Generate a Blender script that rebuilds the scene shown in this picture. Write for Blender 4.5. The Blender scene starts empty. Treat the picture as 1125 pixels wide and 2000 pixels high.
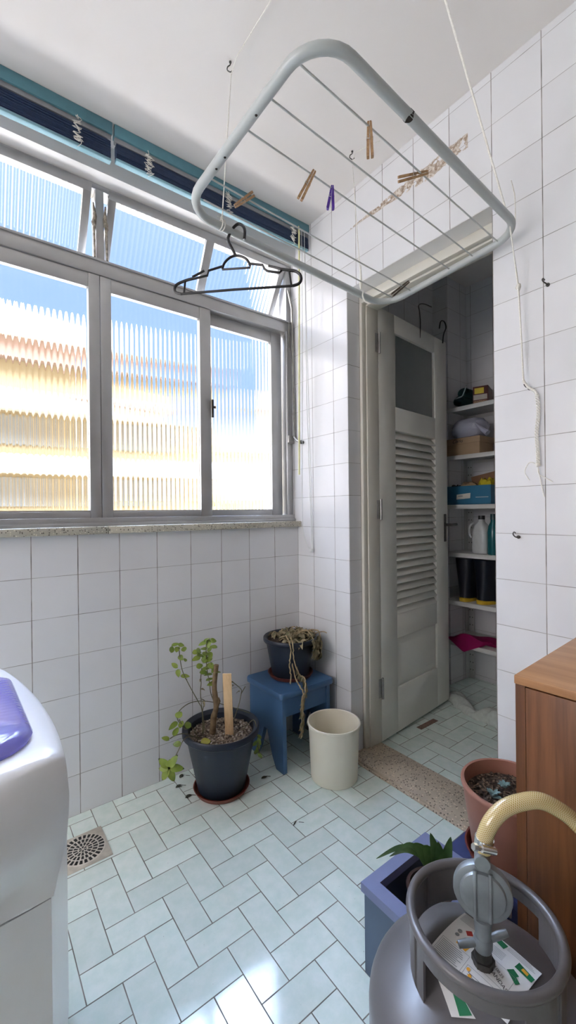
import bpy, bmesh, math, random
from mathutils import Vector, Matrix, Quaternion, Euler
random.seed(7)
SC = bpy.context.scene
COL = SC.collection
PI = math.pi
V = Vector

# ---------------------------------------------------------------- colour / nodes
def lin(c):
    c = c / 255.0
    return c / 12.92 if c <= 0.04045 else ((c + 0.055) / 1.055) ** 2.4
def C8(r, g, b):
    return (lin(r), lin(g), lin(b), 1.0)

class NT:
    """small helper around a material node tree"""
    def __init__(self, name):
        self.m = bpy.data.materials.new(name)
        self.m.use_nodes = True
        self.t = self.m.node_tree
        self.b = self.t.nodes['Principled BSDF']
        self.out = self.t.nodes['Material Output']
    def n(self, typ, **kw):
        nd = self.t.nodes.new(typ)
        for k, v in kw.items():
            setattr(nd, k, v)
        return nd
    def link(self, a, b):
        self.t.links.new(a, b)
    def sock(self, s, v):
        if hasattr(v, 'is_output') or hasattr(v, 'links'):
            self.link(v, s)
        else:
            s.default_value = v
    def math(self, op, a, b=0.0, c=0.0):
        nd = self.n('ShaderNodeMath', operation=op)
        self.sock(nd.inputs[0], a)
        self.sock(nd.inputs[1], b)
        if len(nd.inputs) > 2:
            self.sock(nd.inputs[2], c)
        return nd.outputs[0]
    def mix(self, f, a, b):
        nd = self.n('ShaderNodeMix', data_type='RGBA')
        self.sock(nd.inputs[0], f)
        self.sock(nd.inputs[6], a)
        self.sock(nd.inputs[7], b)
        return nd.outputs[2]
    def pos(self):
        if not hasattr(self, '_pos'):
            tc = self.n('ShaderNodeTexCoord')
            sx = self.n('ShaderNodeSeparateXYZ')
            self.link(tc.outputs['Object'], sx.inputs[0])
            self._pos = (sx.outputs[0], sx.outputs[1], sx.outputs[2])
            self._co = tc.outputs['Object']
        return self._pos
    def co(self):
        self.pos()
        return self._co
    def noise(self, scale, detail=3.0, vec=None, rough=0.5):
        nd = self.n('ShaderNodeTexNoise')
        self.link(vec if vec is not None else self.co(), nd.inputs['Vector'])
        nd.inputs['Scale'].default_value = scale
        nd.inputs['Detail'].default_value = detail
        nd.inputs['Roughness'].default_value = rough
        return nd.outputs['Fac']
    def white(self, x, y, z=0.0):
        c = self.n('ShaderNodeCombineXYZ')
        self.sock(c.inputs[0], x); self.sock(c.inputs[1], y); self.sock(c.inputs[2], z)
        w = self.n('ShaderNodeTexWhiteNoise', noise_dimensions='3D')
        self.link(c.outputs[0], w.inputs['Vector'])
        return w.outputs['Value']
    def ramp(self, v, lo, hi, a=0.0, b=1.0, smooth=True):
        nd = self.n('ShaderNodeMapRange')
        if smooth:
            nd.interpolation_type = 'SMOOTHSTEP'
        self.sock(nd.inputs[0], v)
        nd.inputs[1].default_value = lo; nd.inputs[2].default_value = hi
        nd.inputs[3].default_value = a; nd.inputs[4].default_value = b
        return nd.outputs[0]
    def bump(self, h, strength=0.3, dist=0.002):
        nd = self.n('ShaderNodeBump')
        nd.inputs['Strength'].default_value = strength
        nd.inputs['Distance'].default_value = dist
        self.link(h, nd.inputs['Height'])
        self.link(nd.outputs[0], self.b.inputs['Normal'])
        return nd
    def set(self, **kw):
        for k, v in kw.items():
            self.sock(self.b.inputs[k.replace('_', ' ')], v)
        return self

def mat(name, col, rough=0.5, metal=0.0, var=0.06, scale=30.0, bump=0.0, col2=None, spec=0.5, trans=0.0, ior=1.45, coat=0.0):
    n = NT(name)
    f = n.noise(scale, 4.0)
    c2 = col2 if col2 else tuple(max(0, x * (1 - var * 2)) for x in col[:3]) + (1,)
    n.set(Base_Color=n.mix(n.ramp(f, 0.3, 0.7), col, c2), Roughness=rough, Metallic=metal)
    n.b.inputs['Specular IOR Level'].default_value = spec
    n.b.inputs['IOR'].default_value = ior
    if trans: n.b.inputs['Transmission Weight'].default_value = trans
    if coat: n.b.inputs['Coat Weight'].default_value = coat
    if bump:
        n.bump(f, bump, 0.003)
    return n.m

def wall_tile(name, axis, u0, du, dz=0.15, z0=0.0, crack=False, base=(0.70, 0.70, 0.71, 1), zmax=None):
    n = NT(name)
    x, y, z = n.pos()
    u = n.math('DIVIDE', n.math('SUBTRACT', (x if axis == 'X' else y), u0), du)
    v = n.math('DIVIDE', n.math('SUBTRACT', z, z0), dz)
    fu, fv = n.math('FRACT', u), n.math('FRACT', v)
    eu = n.math('MULTIPLY', n.math('MINIMUM', fu, n.math('SUBTRACT', 1.0, fu)), du)
    ev = n.math('MULTIPLY', n.math('MINIMUM', fv, n.math('SUBTRACT', 1.0, fv)), dz)
    iu, iv = n.math('FLOOR', u), n.math('FLOOR', v)
    wob = n.math('MULTIPLY', n.math('SUBTRACT', n.noise(9.0, 2.0), 0.5), 0.0012)
    gu = n.ramp(n.math('ADD', eu, wob), 0.0009, 0.0017, 1.0, 0.0)
    gv = n.ramp(n.math('ADD', ev, wob), 0.0005, 0.0013, 0.85, 0.0)
    g = n.math('MAXIMUM', gu, gv)
    r = n.white(iu, iv)
    tone = n.ramp(r, 0, 1, 0.965, 1.02, False)
    cloud = n.ramp(n.noise(5.0, 4.0), 0.3, 0.75, 1.0, 0.95)
    mul = n.n('ShaderNodeVectorMath', operation='SCALE')
    mul.inputs[0].default_value = base[:3]
    n.link(n.math('MULTIPLY', tone, cloud), mul.inputs['Scale'])
    gc = n.mix(n.ramp(n.noise(14.0, 3.0), 0.35, 0.65), (0.15, 0.14, 0.125, 1), (0.32, 0.30, 0.27, 1))
    col = n.mix(g, mul.outputs[0], gc)
    rough = n.mix(g, (0.2, 0.2, 0.2, 1), (0.8, 0.8, 0.8, 1))
    h = n.math('SUBTRACT', n.math('MULTIPLY', n.noise(6.0, 2.0), 0.5), g)
    if crack:
        # patched cable chase: a crumbly strip of bare mortar in the tiles
        c1 = n.noise(60.0, 5.0, rough=0.7)
        line = n.math('ADD', n.math('MULTIPLY', n.math('SUBTRACT', n.noise(8.0, 2.0), 0.5), 0.04), 2.405)
        d = n.math('ABSOLUTE', n.math('SUBTRACT', z, line))
        wy = n.ramp(y, -0.42, -0.80, 0.004, 0.026)
        inside = n.math('MULTIPLY', n.math('LESS_THAN', d, n.math('MULTIPLY', wy, n.math('ADD', 0.35, n.math('MULTIPLY', c1, 1.3)))),
                        n.math('MULTIPLY', n.math('LESS_THAN', y, -0.40), n.math('GREATER_THAN', y, -0.965)))
        cc = n.mix(n.ramp(c1, 0.40, 0.62), (0.30, 0.22, 0.16, 1), (0.66, 0.60, 0.53, 1))
        spare = n.math('GREATER_THAN', n.noise(25.0, 2.0), 0.40)
        inside = n.math('MULTIPLY', inside, spare)
        col = n.mix(inside, col, cc)
        h = n.math('SUBTRACT', h, n.math('MULTIPLY', inside, c1))
    n.set(Base_Color=col, Roughness=rough)
    n.bump(h, 0.35, 0.0015)
    return n.m

def floor_tile(name, x0=-1.1065, y0=-0.53, ux=0.0797, uy=0.0810):
    n = NT(name)
    x, y, z = n.pos()
    a = n.math('DIVIDE', n.math('SUBTRACT', x, x0), ux)
    b = n.math('DIVIDE', n.math('SUBTRACT', y0, y), uy)
    i, j = n.math('FLOOR', a), n.math('FLOOR', b)
    fx, fy = n.math('FRACT', a), n.math('FRACT', b)
    m = n.math('FLOORED_MODULO', n.math('ADD', i, j), 4.0)
    def eq(k):
        return n.math('COMPARE', m, float(k), 0.1)
    m0, m1, m2, m3 = eq(0), eq(1), eq(2), eq(3)
    big = 9.0
    def edge(dist, *excl):
        s = excl[0]
        for e in excl[1:]:
            s = n.math('ADD', s, e)
        return n.math('ADD', dist, n.math('MULTIPLY', s, big))
    L = edge(n.math('MULTIPLY', fx, ux), m1)
    R = edge(n.math('MULTIPLY', n.math('SUBTRACT', 1.0, fx), ux), m0)
    T = edge(n.math('MULTIPLY', fy, uy), m3)
    B = edge(n.math('MULTIPLY', n.math('SUBTRACT', 1.0, fy), uy), m2)
    d = n.math('MINIMUM', n.math('MINIMUM', L, R), n.math('MINIMUM', T, B))
    wob = n.math('MULTIPLY', n.math('SUBTRACT', n.noise(12.0, 2.0), 0.5), 0.001)
    g = n.ramp(n.math('ADD', d, wob), 0.0009, 0.0018, 1.0, 0.0)
    ti = n.math('SUBTRACT', i, m1)
    tj = n.math('SUBTRACT', j, m3)
    r = n.white(ti, tj)
    tone = n.ramp(r, 0, 1, 0.90, 1.06, False)
    mott = n.ramp(n.noise(22.0, 5.0, rough=0.65), 0.30, 0.72)
    c = n.mix(mott, (0.70, 0.825, 0.765, 1), (0.81, 0.89, 0.845, 1))
    mul = n.n('ShaderNodeVectorMath', operation='SCALE')
    n.link(c, mul.inputs[0]); n.link(tone, mul.inputs['Scale'])
    speck = n.ramp(n.noise(120.0, 2.0), 0.74, 0.78)
    c2 = n.mix(n.math('MULTIPLY', speck, 0.35), mul.outputs[0], (0.14, 0.14, 0.12, 1))
    gc = n.mix(n.ramp(n.noise(10.0, 3.0), 0.3, 0.7), (0.13, 0.13, 0.11, 1), (0.24, 0.23, 0.20, 1))
    n.set(Base_Color=n.mix(g, c2, gc), Roughness=n.mix(g, (0.11, 0.11, 0.11, 1), (0.8, 0.8, 0.8, 1)))
    n.bump(n.math('SUBTRACT', n.math('MULTIPLY', n.noise(30.0, 3.0), 0.4), g), 0.22, 0.0012)
    return n.m

def terrazzo(name, base, dark=(0.07, 0.055, 0.045, 1), sc=150.0):
    n = NT(name)
    v = n.n('ShaderNodeTexVoronoi')
    n.link(n.co(), v.inputs['Vector']); v.inputs['Scale'].default_value = sc
    keep = n.n('ShaderNodeSeparateColor'); n.link(v.outputs['Color'], keep.inputs[0])
    dot = n.math('MULTIPLY', n.math('LESS_THAN', v.outputs['Distance'], 0.42), n.math('GREATER_THAN', keep.outputs[0], 0.72))
    light = n.math('MULTIPLY', n.math('LESS_THAN', v.outputs['Distance'], 0.40), n.math('LESS_THAN', keep.outputs[0], 0.15))
    c = n.mix(n.ramp(n.noise(9.0, 4.0), 0.3, 0.7), base, tuple(k * 0.82 for k in base[:3]) + (1,))
    c = n.mix(light, c, tuple(min(1, k * 1.35) for k in base[:3]) + (1,))
    c = n.mix(n.math('MULTIPLY', dot, 0.85), c, dark)
    n.set(Base_Color=c, Roughness=0.5)
    return n.m

def wood(name, a, b, scale=1.0, axis=2, rough=0.45):
    n = NT(name)
    mp = n.n('ShaderNodeMapping')
    n.link(n.co(), mp.inputs['Vector'])
    s = [26.0 * scale] * 3
    s[axis] = 1.3 * scale
    mp.inputs['Scale'].default_value = s
    f = n.noise(1.6, 6.0, mp.outputs[0], 0.62)
    f2 = n.noise(7.0, 3.0, mp.outputs[0], 0.6)
    k = n.math('ADD', n.math('MULTIPLY', f, 0.75), n.math('MULTIPLY', f2, 0.25))
    n.set(Base_Color=n.mix(n.ramp(k, 0.36, 0.66), a, b), Roughness=rough)
    n.bump(f2, 0.12, 0.001)
    return n.m

def worn_paint(name, a, chip, amount=0.70, scale=26.0, rough=0.5, var=0.25):
    n = NT(name)
    f = n.noise(scale, 5.0, rough=0.6)
    g = n.noise(4.0, 4.0)
    base = n.mix(n.ramp(g, 0.3, 0.7), a, tuple(k * (1 - var) for k in a[:3]) + (1,))
    n.set(Base_Color=n.mix(n.ramp(f, amount, amount + 0.03), base, chip), Roughness=rough)
    n.bump(f, 0.1, 0.001)
    return n.m

def glass_mat(name, tint=(0.96, 0.98, 1.0, 1), rough=0.0, ior=1.5):
    n = NT(name)
    n.set(Base_Color=tint, Roughness=rough, IOR=ior)
    n.b.inputs['Transmission Weight'].default_value = 1.0
    return n.m

def leaf_mat(name, a, b):
    n = NT(name)
    oi = n.n('ShaderNodeObjectInfo')
    f = n.noise(18.0, 3.0)
    n.set(Base_Color=n.mix(n.ramp(f, 0.35, 0.65), a, b), Roughness=0.45)
    n.b.inputs['Subsurface Weight'].default_value = 0.15
    n.b.inputs['Subsurface Radius'].default_value = (0.01, 0.02, 0.005)
    return n.m

# ---------------------------------------------------------------- mesh builder
class MB:
    def __init__(self):
        self.bm = bmesh.new()
        self.mi = 0
    def _f(self, vs):
        try:
            f = self.bm.faces.new(vs)
            f.material_index = self.mi
            return f
        except ValueError:
            return None
    def box(self, x0, x1, y0, y1, z0, z1, M=None, bev=0.0, seg=2):
        P = [V((x, y, z)) for z in (z0, z1) for y in (y0, y1) for x in (x0, x1)]
        if M is not None:
            P = [M @ p for p in P]
        v = [self.bm.verts.new(p) for p in P]
        fs = []
        for q in ((0, 2, 3, 1), (4, 5, 7, 6), (0, 1, 5, 4), (2, 6, 7, 3), (0, 4, 6, 2), (1, 3, 7, 5)):
            fs.append(self._f([v[i] for i in q]))
        if bev:
            es = list({e for f in fs for e in f.edges})
            r = bmesh.ops.bevel(self.bm, geom=es, offset=bev, segments=seg, profile=0.5, affect='EDGES')
            for f in r['faces']:
                f.material_index = self.mi
        return self
    def tube(self, pts, r, seg=8, caps=True, closed=False):
        pts = [V(p) for p in pts]
        n = len(pts)
        rr = r if hasattr(r, '__len__') else [r] * n
        tang = []
        for i in range(n):
            if closed:
                t = pts[(i + 1) % n] - pts[i - 1]
            else:
                t = pts[min(i + 1, n - 1)] - pts[max(i - 1, 0)]
            if t.length < 1e-9: t = V((0, 0, 1))
            tang.append(t.normalized())
        ref = V((0, 0, 1)) if abs(tang[0].z) < 0.9 else V((1, 0, 0))
        nn = tang[0].cross(ref).normalized()
        rings = []
        for i in range(n):
            if i:
                q = tang[i - 1].rotation_difference(tang[i])
                nn = q @ nn
            nn = (nn - tang[i] * nn.dot(tang[i])).normalized()
            bb = tang[i].cross(nn)
            rings.append([self.bm.verts.new(pts[i] + (nn * math.cos(2 * PI * k / seg) + bb * math.sin(2 * PI * k / seg)) * rr[i]) for k in range(seg)])
        m = n if closed else n - 1
        for i in range(m):
            A, B = rings[i], rings[(i + 1) % n]
            for k in range(seg):
                self._f([A[k], A[(k + 1) % seg], B[(k + 1) % seg], B[k]])
        if caps and not closed:
            self._f(list(reversed(rings[0]))); self._f(rings[-1])
        return self
    def loft(self, rings, cap0=True, cap1=True, closed=True):
        R = [[self.bm.verts.new(V(p)) for p in ring] for ring in rings]
        for A, B in zip(R, R[1:]):
            k = len(A)
            for i in range(k if closed else k - 1):
                self._f([A[i], A[(i + 1) % k], B[(i + 1) % k], B[i]])
        if cap0: self._f(list(reversed(R[0])))
        if cap1: self._f(R[-1])
        return self
    def lathe(self, prof, seg=48, c=(0, 0, 0), M=None):
        rings = []
        for r, z in prof:
            ring = []
            for k in range(seg):
                a = 2 * PI * k / seg
                p = V((r * math.cos(a), r * math.sin(a), z))
                p = (M @ p) if M is not None else p + V(c)
                ring.append(p)
            rings.append(ring)
        c0 = prof[0][0] > 1e-4; c1 = prof[-1][0] > 1e-4
        R = []
        for (r, z), ring in zip(prof, rings):
            if r <= 1e-4:
                R.append([self.bm.verts.new(ring[0])])
            else:
                R.append([self.bm.verts.new(p) for p in ring])
        for A, B in zip(R, R[1:]):
            if len(A) == 1 and len(B) == 1: continue
            for k in range(seg):
                k2 = (k + 1) % seg
                if len(A) == 1: self._f([A[0], B[k2], B[k]][::-1])
                elif len(B) == 1: self._f([A[k], A[k2], B[0]])
                else: self._f([A[k], A[k2], B[k2], B[k]])
        return self
    def prism(self, pts, h, M=None):
        """pts 2D polygon in local xy, extruded along local z from 0 to h"""
        M = M or Matrix()
        a = [self.bm.verts.new(M @ V((p[0], p[1], 0))) for p in pts]
        b = [self.bm.verts.new(M @ V((p[0], p[1], h))) for p in pts]
        self._f(list(reversed(a))); self._f(b)
        k = len(pts)
        for i in range(k):
            self._f([a[i], a[(i + 1) % k], b[(i + 1) % k], b[i]])
        return self
    def ball(self, c, r, sx=1, sy=1, sz=1, u=12, v=8, jit=0.0):
        c = V(c)
        rings = []
        for j in range(1, v):
            th = PI * j / v
            rings.append([c + V((r * sx * math.sin(th) * math.cos(2 * PI * i / u), r * sy * math.sin(th) * math.sin(2 * PI * i / u), -r * sz * math.cos(th))) * (1 + random.uniform(-jit, jit)) for i in range(u)])
        R = [[self.bm.verts.new(p) for p in ring] for ring in rings]
        bot = self.bm.verts.new(c - V((0, 0, r * sz))); top = self.bm.verts.new(c + V((0, 0, r * sz)))
        for A, B in zip(R, R[1:]):
            for i in range(u):
                self._f([A[i], A[(i + 1) % u], B[(i + 1) % u], B[i]])
        for i in range(u):
            self._f([bot, R[0][(i + 1) % u], R[0][i]]); self._f([top, R[-1][i], R[-1][(i + 1) % u]])
        return self
    def leaf(self, base, d, nrm, ln, wd, droop=0.3, cup=0.15, seg=6, pointy=1.0, thick=0.0006):
        """a leaf with a folded midrib, curved along its length, slight thickness"""
        base = V(base); d = V(d).normalized(); nrm = V(nrm)
        side = d.cross(nrm)
        if side.length < 1e-4: side = d.orthogonal()
        side.normalize(); up = side.cross(d).normalized()
        rowsT, rowsB = [], []
        for i in range(seg + 1):
            t = i / seg
            w = wd * 0.5 * (math.sin(PI * min(1, t ** 0.8)) ** (0.75 * pointy)) if 0 < t < 1 else 0.0
            p = base + d * (ln * t) - up * (droop * ln * t * t)
            l = p + side * w + up * (cup * w); r = p - side * w + up * (cup * w)
            if w < 1e-6:
                rowsT.append([self.bm.verts.new(p)]); rowsB.append(rowsT[-1])
            else:
                rowsT.append([self.bm.verts.new(q + up * thick) for q in (l, p, r)])
                rowsB.append([self.bm.verts.new(q) for q in (l, p, r)])
        for i in range(seg):
            for rows, fl in ((rowsT, False), (rowsB, True)):
                A, B = rows[i], rows[i + 1]
                if len(A) == 1 and len(B) == 3:
                    qs = [[A[0], B[1], B[0]], [A[0], B[2], B[1]]]
                elif len(A) == 3 and len(B) == 1:
                    qs = [[A[0], A[1], B[0]], [A[1], A[2], B[0]]]
                elif len(A) == 3:
                    qs = [[A[0], A[1], B[1], B[0]], [A[1], A[2], B[2], B[1]]]
                else: qs = []
                for q in qs:
                    self._f(q[::-1] if fl else q)
            A, B, A2, B2 = rowsT[i], rowsT[i + 1], rowsB[i], rowsB[i + 1]
            if len(A) == 3 and len(B) == 3:
                for e in (0, 2):
                    self._f([A[e], B[e], B2[e], A2[e]])
        return self
    def blade(self, pts, wd, nrm, cup=0.25, thick=0.0009, n=6):
        """long leaf following a curved spine"""
        P = bez(pts, n); k = len(P); nrm = V(nrm)
        T_, B_ = [], []
        for i, p in enumerate(P):
            t = i / (k - 1)
            tg = (P[min(i + 1, k - 1)] - P[max(i - 1, 0)]).normalized()
            sd = tg.cross(nrm).normalized(); up = sd.cross(tg)
            w = max(0.0004, wd * 0.5 * (math.sin(PI * min(1.0, 0.06 + 0.94 * t)) ** 0.8))
            row = [p + sd * w + up * cup * w, p, p - sd * w + up * cup * w]
            T_.append([self.bm.verts.new(q + up * thick) for q in row]); B_.append([self.bm.verts.new(q) for q in row])
        for i in range(k - 1):
            for e in (0, 1):
                self._f([T_[i][e], T_[i][e + 1], T_[i + 1][e + 1], T_[i + 1][e]])
                self._f([B_[i][e + 1], B_[i][e], B_[i + 1][e], B_[i + 1][e + 1]])
            for e in (0, 2):
                self._f([T_[i][e], T_[i + 1][e], B_[i + 1][e], B_[i][e]])
        self._f([T_[0][0], T_[0][1], B_[0][1], B_[0][0]]); self._f([T_[-1][0], T_[-1][1], B_[-1][1], B_[-1][0]])
        return self
    def build(self, name, mats, parent=None, smooth=True, ang=40, origin=None, label=None, recalc=True):
        if recalc:
            bmesh.ops.recalc_face_normals(self.bm, faces=self.bm.faces)
        me = bpy.data.meshes.new(name)
        self.bm.to_mesh(me); self.bm.free()
        for m_ in (mats if isinstance(mats, (list, tuple)) else [mats]):
            me.materials.append(m_)
        if smooth:
            me.shade_smooth()
            me.set_sharp_from_angle(angle=math.radians(ang))
        o = bpy.data.objects.new(name, me)
        COL.objects.link(o)
        if parent is not None:
            M = Matrix()
            p = parent
            while p is not None:
                M = p.matrix_basis @ M
                p = p.parent
            me.transform(M.inverted())
            o.parent = parent
        elif origin is not None:
            me.transform(Matrix.Translation(-V(origin)))
            o.location = origin
        if label: o['label'] = label
        return o

def thing(name, label, cat, loc=(0, 0, 0), rz=0.0, group=None):
    o = bpy.data.objects.new(name, None)
    COL.objects.link(o)
    o.empty_display_size = 0.05
    o.location = loc; o.rotation_euler = (0, 0, rz)
    o['label'] = label; o['category'] = cat
    if group: o['group'] = group
    return o
def tag(o, label, cat, group=None):
    o['label'] = label; o['category'] = cat
    if group: o['group'] = group
    return o
def struct(o, label, cat):
    o['kind'] = 'structure'; o['label'] = label; o['category'] = cat
    return o
def copy_thing(root, loc, rot=None, label=None):
    r = root.copy(); COL.objects.link(r)
    r.location = loc
    if rot is not None: r.rotation_euler = rot
    if label: r['label'] = label
    for ch in root.children:
        c = ch.copy(); COL.objects.link(c); c.parent = r
        for g in ch.children:
            d = g.copy(); COL.objects.link(d); d.parent = c
    return r
def frame(o, u, v):
    """matrix with local x = u, local y = v, origin o"""
    u = V(u).normalized(); v = V(v); v = (v - u * v.dot(u)).normalized(); w = u.cross(v)
    return Matrix(((u.x, v.x, w.x, o[0]), (u.y, v.y, w.y, o[1]), (u.z, v.z, w.z, o[2]), (0, 0, 0, 1)))
def text(s, size, m, parent, M, name='lettering', shear=0.0, fn=None, extrude=0.0002, align='LEFT', label=None, spacing=1.0):
    cu = bpy.data.curves.new(name, 'FONT')
    cu.body = s; cu.size = size; cu.extrude = extrude; cu.shear = shear
    cu.align_x = align; cu.align_y = 'CENTER'; cu.space_character = spacing
    tmp = bpy.data.objects.new(name + '_tmp', cu)
    COL.objects.link(tmp)
    dg = bpy.context.evaluated_depsgraph_get()
    me = bpy.data.meshes.new_from_object(tmp.evaluated_get(dg))
    bpy.data.objects.remove(tmp); bpy.data.curves.remove(cu)
    b = MB(); b.bm.from_mesh(me); bpy.data.meshes.remove(me)
    for v in b.bm.verts:
        p = M @ v.co
        v.co = fn(p) if fn else p
    return b.build(name, m, parent, smooth=False, recalc=False, label=label)
def bez(p, n=8):
    """Catmull-Rom through points"""
    P = [V(q) for q in p]
    out = []
    for i in range(len(P) - 1):
        a = P[max(i - 1, 0)]; b = P[i]; c = P[i + 1]; d = P[min(i + 2, len(P) - 1)]
        for k in range(n):
            t = k / n
            out.append(0.5 * ((2 * b) + (c - a) * t + (2 * a - 5 * b + 4 * c - d) * t * t + (3 * b - a - 3 * c + d) * t ** 3))
    out.append(P[-1])
    return out
def rrect(x0, x1, y0, y1, r, n=6):
    pts = []
    for cx, cy, a0 in ((x1 - r, y1 - r, 0), (x0 + r, y1 - r, 90), (x0 + r, y0 + r, 180), (x1 - r, y0 + r, 270)):
        for k in range(n + 1):
            a = math.radians(a0 + 90 * k / n)
            pts.append((cx + r * math.cos(a), cy + r * math.sin(a)))
    return pts
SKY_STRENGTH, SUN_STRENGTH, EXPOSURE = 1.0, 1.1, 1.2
SIDE_FILL = (3.85, 3.6, 3.65, 1)
ZENITH_FILL = (16.0, 20.0, 28.0, 1)  # overhead sky boosted above the camera's view, added to light the floor
# ---------------------------------------------------------------- materials
M_wallL = wall_tile('white_wall_tile_window_side', 'X', 0.0, 0.15164)
M_wallR = wall_tile('white_wall_tile_door_side', 'Y', -0.1261, 0.15361, crack=True)
M_jamb = wall_tile('white_wall_tile_reveal', 'X', -0.072, 0.152)
M_clX = wall_tile('closet_tile_x', 'X', 1.08, 0.15, z0=0.03)
M_clY = wall_tile('closet_tile_y', 'Y', -0.235, 0.15, z0=0.03)
M_floor = floor_tile('pale_green_floor_tile')
M_plaster = mat('white_painted_plaster', (0.80, 0.785, 0.765, 1), 0.75, var=0.02, scale=3.0, bump=0.04)
M_ceil = mat('white_ceiling_paint', (0.735, 0.70, 0.67, 1), 0.8, var=0.015, scale=2.0)
M_sill = terrazzo('beige_terrazzo', (0.52, 0.49, 0.40, 1), sc=170)
M_thr = terrazzo('tan_terrazzo', (0.56, 0.47, 0.36, 1), sc=140)
M_alu = mat('aluminium', (0.50, 0.50, 0.50, 1), 0.38, 0.75, var=0.05, scale=7)
M_rub = mat('dark_rubber', (0.03, 0.03, 0.03, 1), 0.6)
M_fl = glass_mat('fluted_glass', (0.97, 0.985, 1.0, 1))
M_cream = worn_paint('cream_gloss_paint', (0.66, 0.635, 0.56, 1), (0.36, 0.32, 0.27, 1), 0.76, 14, 0.4, 0.06)
M_door = mat('grey_cream_gloss_paint', (0.80, 0.785, 0.715, 1), 0.38, var=0.03, scale=5, bump=0.03)
M_frost = glass_mat('frosted_glass', (0.62, 0.68, 0.66, 1), 0.45)
M_steel = mat('dull_steel', (0.45, 0.44, 0.42, 1), 0.35, 0.9, var=0.12, scale=40)
M_dsteel = mat('dark_steel', (0.10, 0.095, 0.09, 1), 0.45, 0.7, var=0.2, scale=60)
M_chrome = mat('chrome', (0.75, 0.75, 0.74, 1), 0.18, 1.0, var=0.05)
M_black = mat('black_plastic', (0.012, 0.012, 0.013, 1), 0.38)
M_white = mat('white_enamel', (0.80, 0.81, 0.83, 1), 0.28, var=0.01, coat=0.2)
M_whitep = mat('white_plastic', (0.75, 0.76, 0.77, 1), 0.4, var=0.02)
M_cord = mat('white_nylon_cord', (0.82, 0.80, 0.73, 1), 0.7, var=0.08, scale=200)

# ---------------------------------------------------------------- room shell
H = 2.575
b = MB(); b.box(-3.4, 0.18, -3.2, 0.06, -0.12, 0.0)
struct(b.build('floor', M_floor, smooth=False), 'pale green herringbone tile floor of the laundry area', 'floor')
b = MB(); b.box(0.18, 1.45, -1.75, -0.05, -0.12, 0.004)
struct(b.build('floor', M_floor, smooth=False), 'dim herringbone tile floor inside the closet', 'floor')
b = MB(); b.box(-3.4, 0.05, -3.2, 0.22, H, H + 0.12)
struct(b.build('ceiling', M_ceil, smooth=False), 'white painted ceiling over the laundry area', 'ceiling')
b = MB(); b.box(0.05, 1.45, -1.75, 0.0, 2.63, 2.75)
struct(b.build('ceiling', M_ceil, smooth=False), 'shaded ceiling inside the closet', 'ceiling')
WX0 = -1.93
b = MB()
b.box(-3.4, 0.0, 0.0, 0.16, 0.0, 1.05)
b.box(-3.4, WX0, 0.0, 0.16, 1.05, H)
struct(b.build('wall_left', M_wallL, smooth=False), 'white tiled wall below the window', 'wall')
# lintel above the window with a sloped reveal
b = MB()
prof = [(0.0, 2.46), (0.0, H), (0.11, H), (0.11, 2.437), (0.046, 2.437), (0.04, 2.44)]
b.loft([[(x, y, z) for y, z in prof] for x in (WX0, 0.0)])
struct(b.build('trim_1', M_plaster, smooth=False), 'white plaster lintel between the window and the blue blinds', 'lintel')
# door-side wall: pillar left of the door, right part, and the piece above
b = MB()
b.box(0.0, 0.17, -0.373, 0.30, 0.0, 2.75)
b.box(0.0, 0.17, -3.2, -1.047, 0.0, 2.75)
b.box(0.0, 0.17, -1.047, -0.373, 2.139, 2.75)
b.mi = 1
b.box(0.001, 0.10, -0.3745, -0.3725, 0.0, 2.1385)      # tiled reveal of the pillar
b.mi = 2
b.box(0.001, 0.169, -1.047, -0.373, 2.1375, 2.1392)    # plastered soffit
struct(b.build('wall_right', [M_wallR, M_jamb, M_plaster], smooth=False), 'white tiled wall around the closet doorway', 'wall')
# unseen rest of the laundry area; end opening added and sized for fill light
b = MB()
b.box(-3.4, 0.0, -3.32, -3.2, 0.0, H)
struct(b.build('wall_rear', mat('dull_brown_wall', (0.22, 0.19, 0.165, 1), 0.8), smooth=False), 'plain wall behind the camera', 'wall')
b = MB()
b.box(-3.52, -3.4, -3.2, 0.0, 2.22, H)
b.box(-3.52, -3.4, -0.25, 0.0, 1.0, 2.22)
b.box(-3.52, -3.4, -3.2, -1.65, 1.0, 2.22)
b.box(-3.52, -3.4, -3.2, 0.0, 0.0, 1.0)
struct(b.build('wall_front', M_plaster, smooth=False), 'unseen far end wall with an opening added for fill light', 'wall')
# closet walls
b = MB()
b.box(1.308, 1.42, -1.75, 0.0, 0.0, 2.75)
struct(b.build('wall_closet_back', M_clY, smooth=False), 'tiled back wall of the closet behind the shelves', 'wall')
b = MB()
b.box(0.17, 1.308, -0.10, 0.0, 0.0, 2.75)
b.box(1.08, 1.31, -0.205, -0.09, 0.0, 2.75)
b.mi = 1
b.box(1.0785, 1.0805, -0.2045, -0.10, 0.0, 2.75)
struct(b.build('wall_closet_left', [M_clX, M_clY], smooth=False), 'tiled side wall and boxed pipe column of the closet', 'wall')
b = MB(); b.box(0.17, 1.42, -1.75, -1.65, 0.0, 2.75)
struct(b.build('wall_closet_right', M_clX, smooth=False), 'tiled right hand wall of the closet', 'wall')
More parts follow.
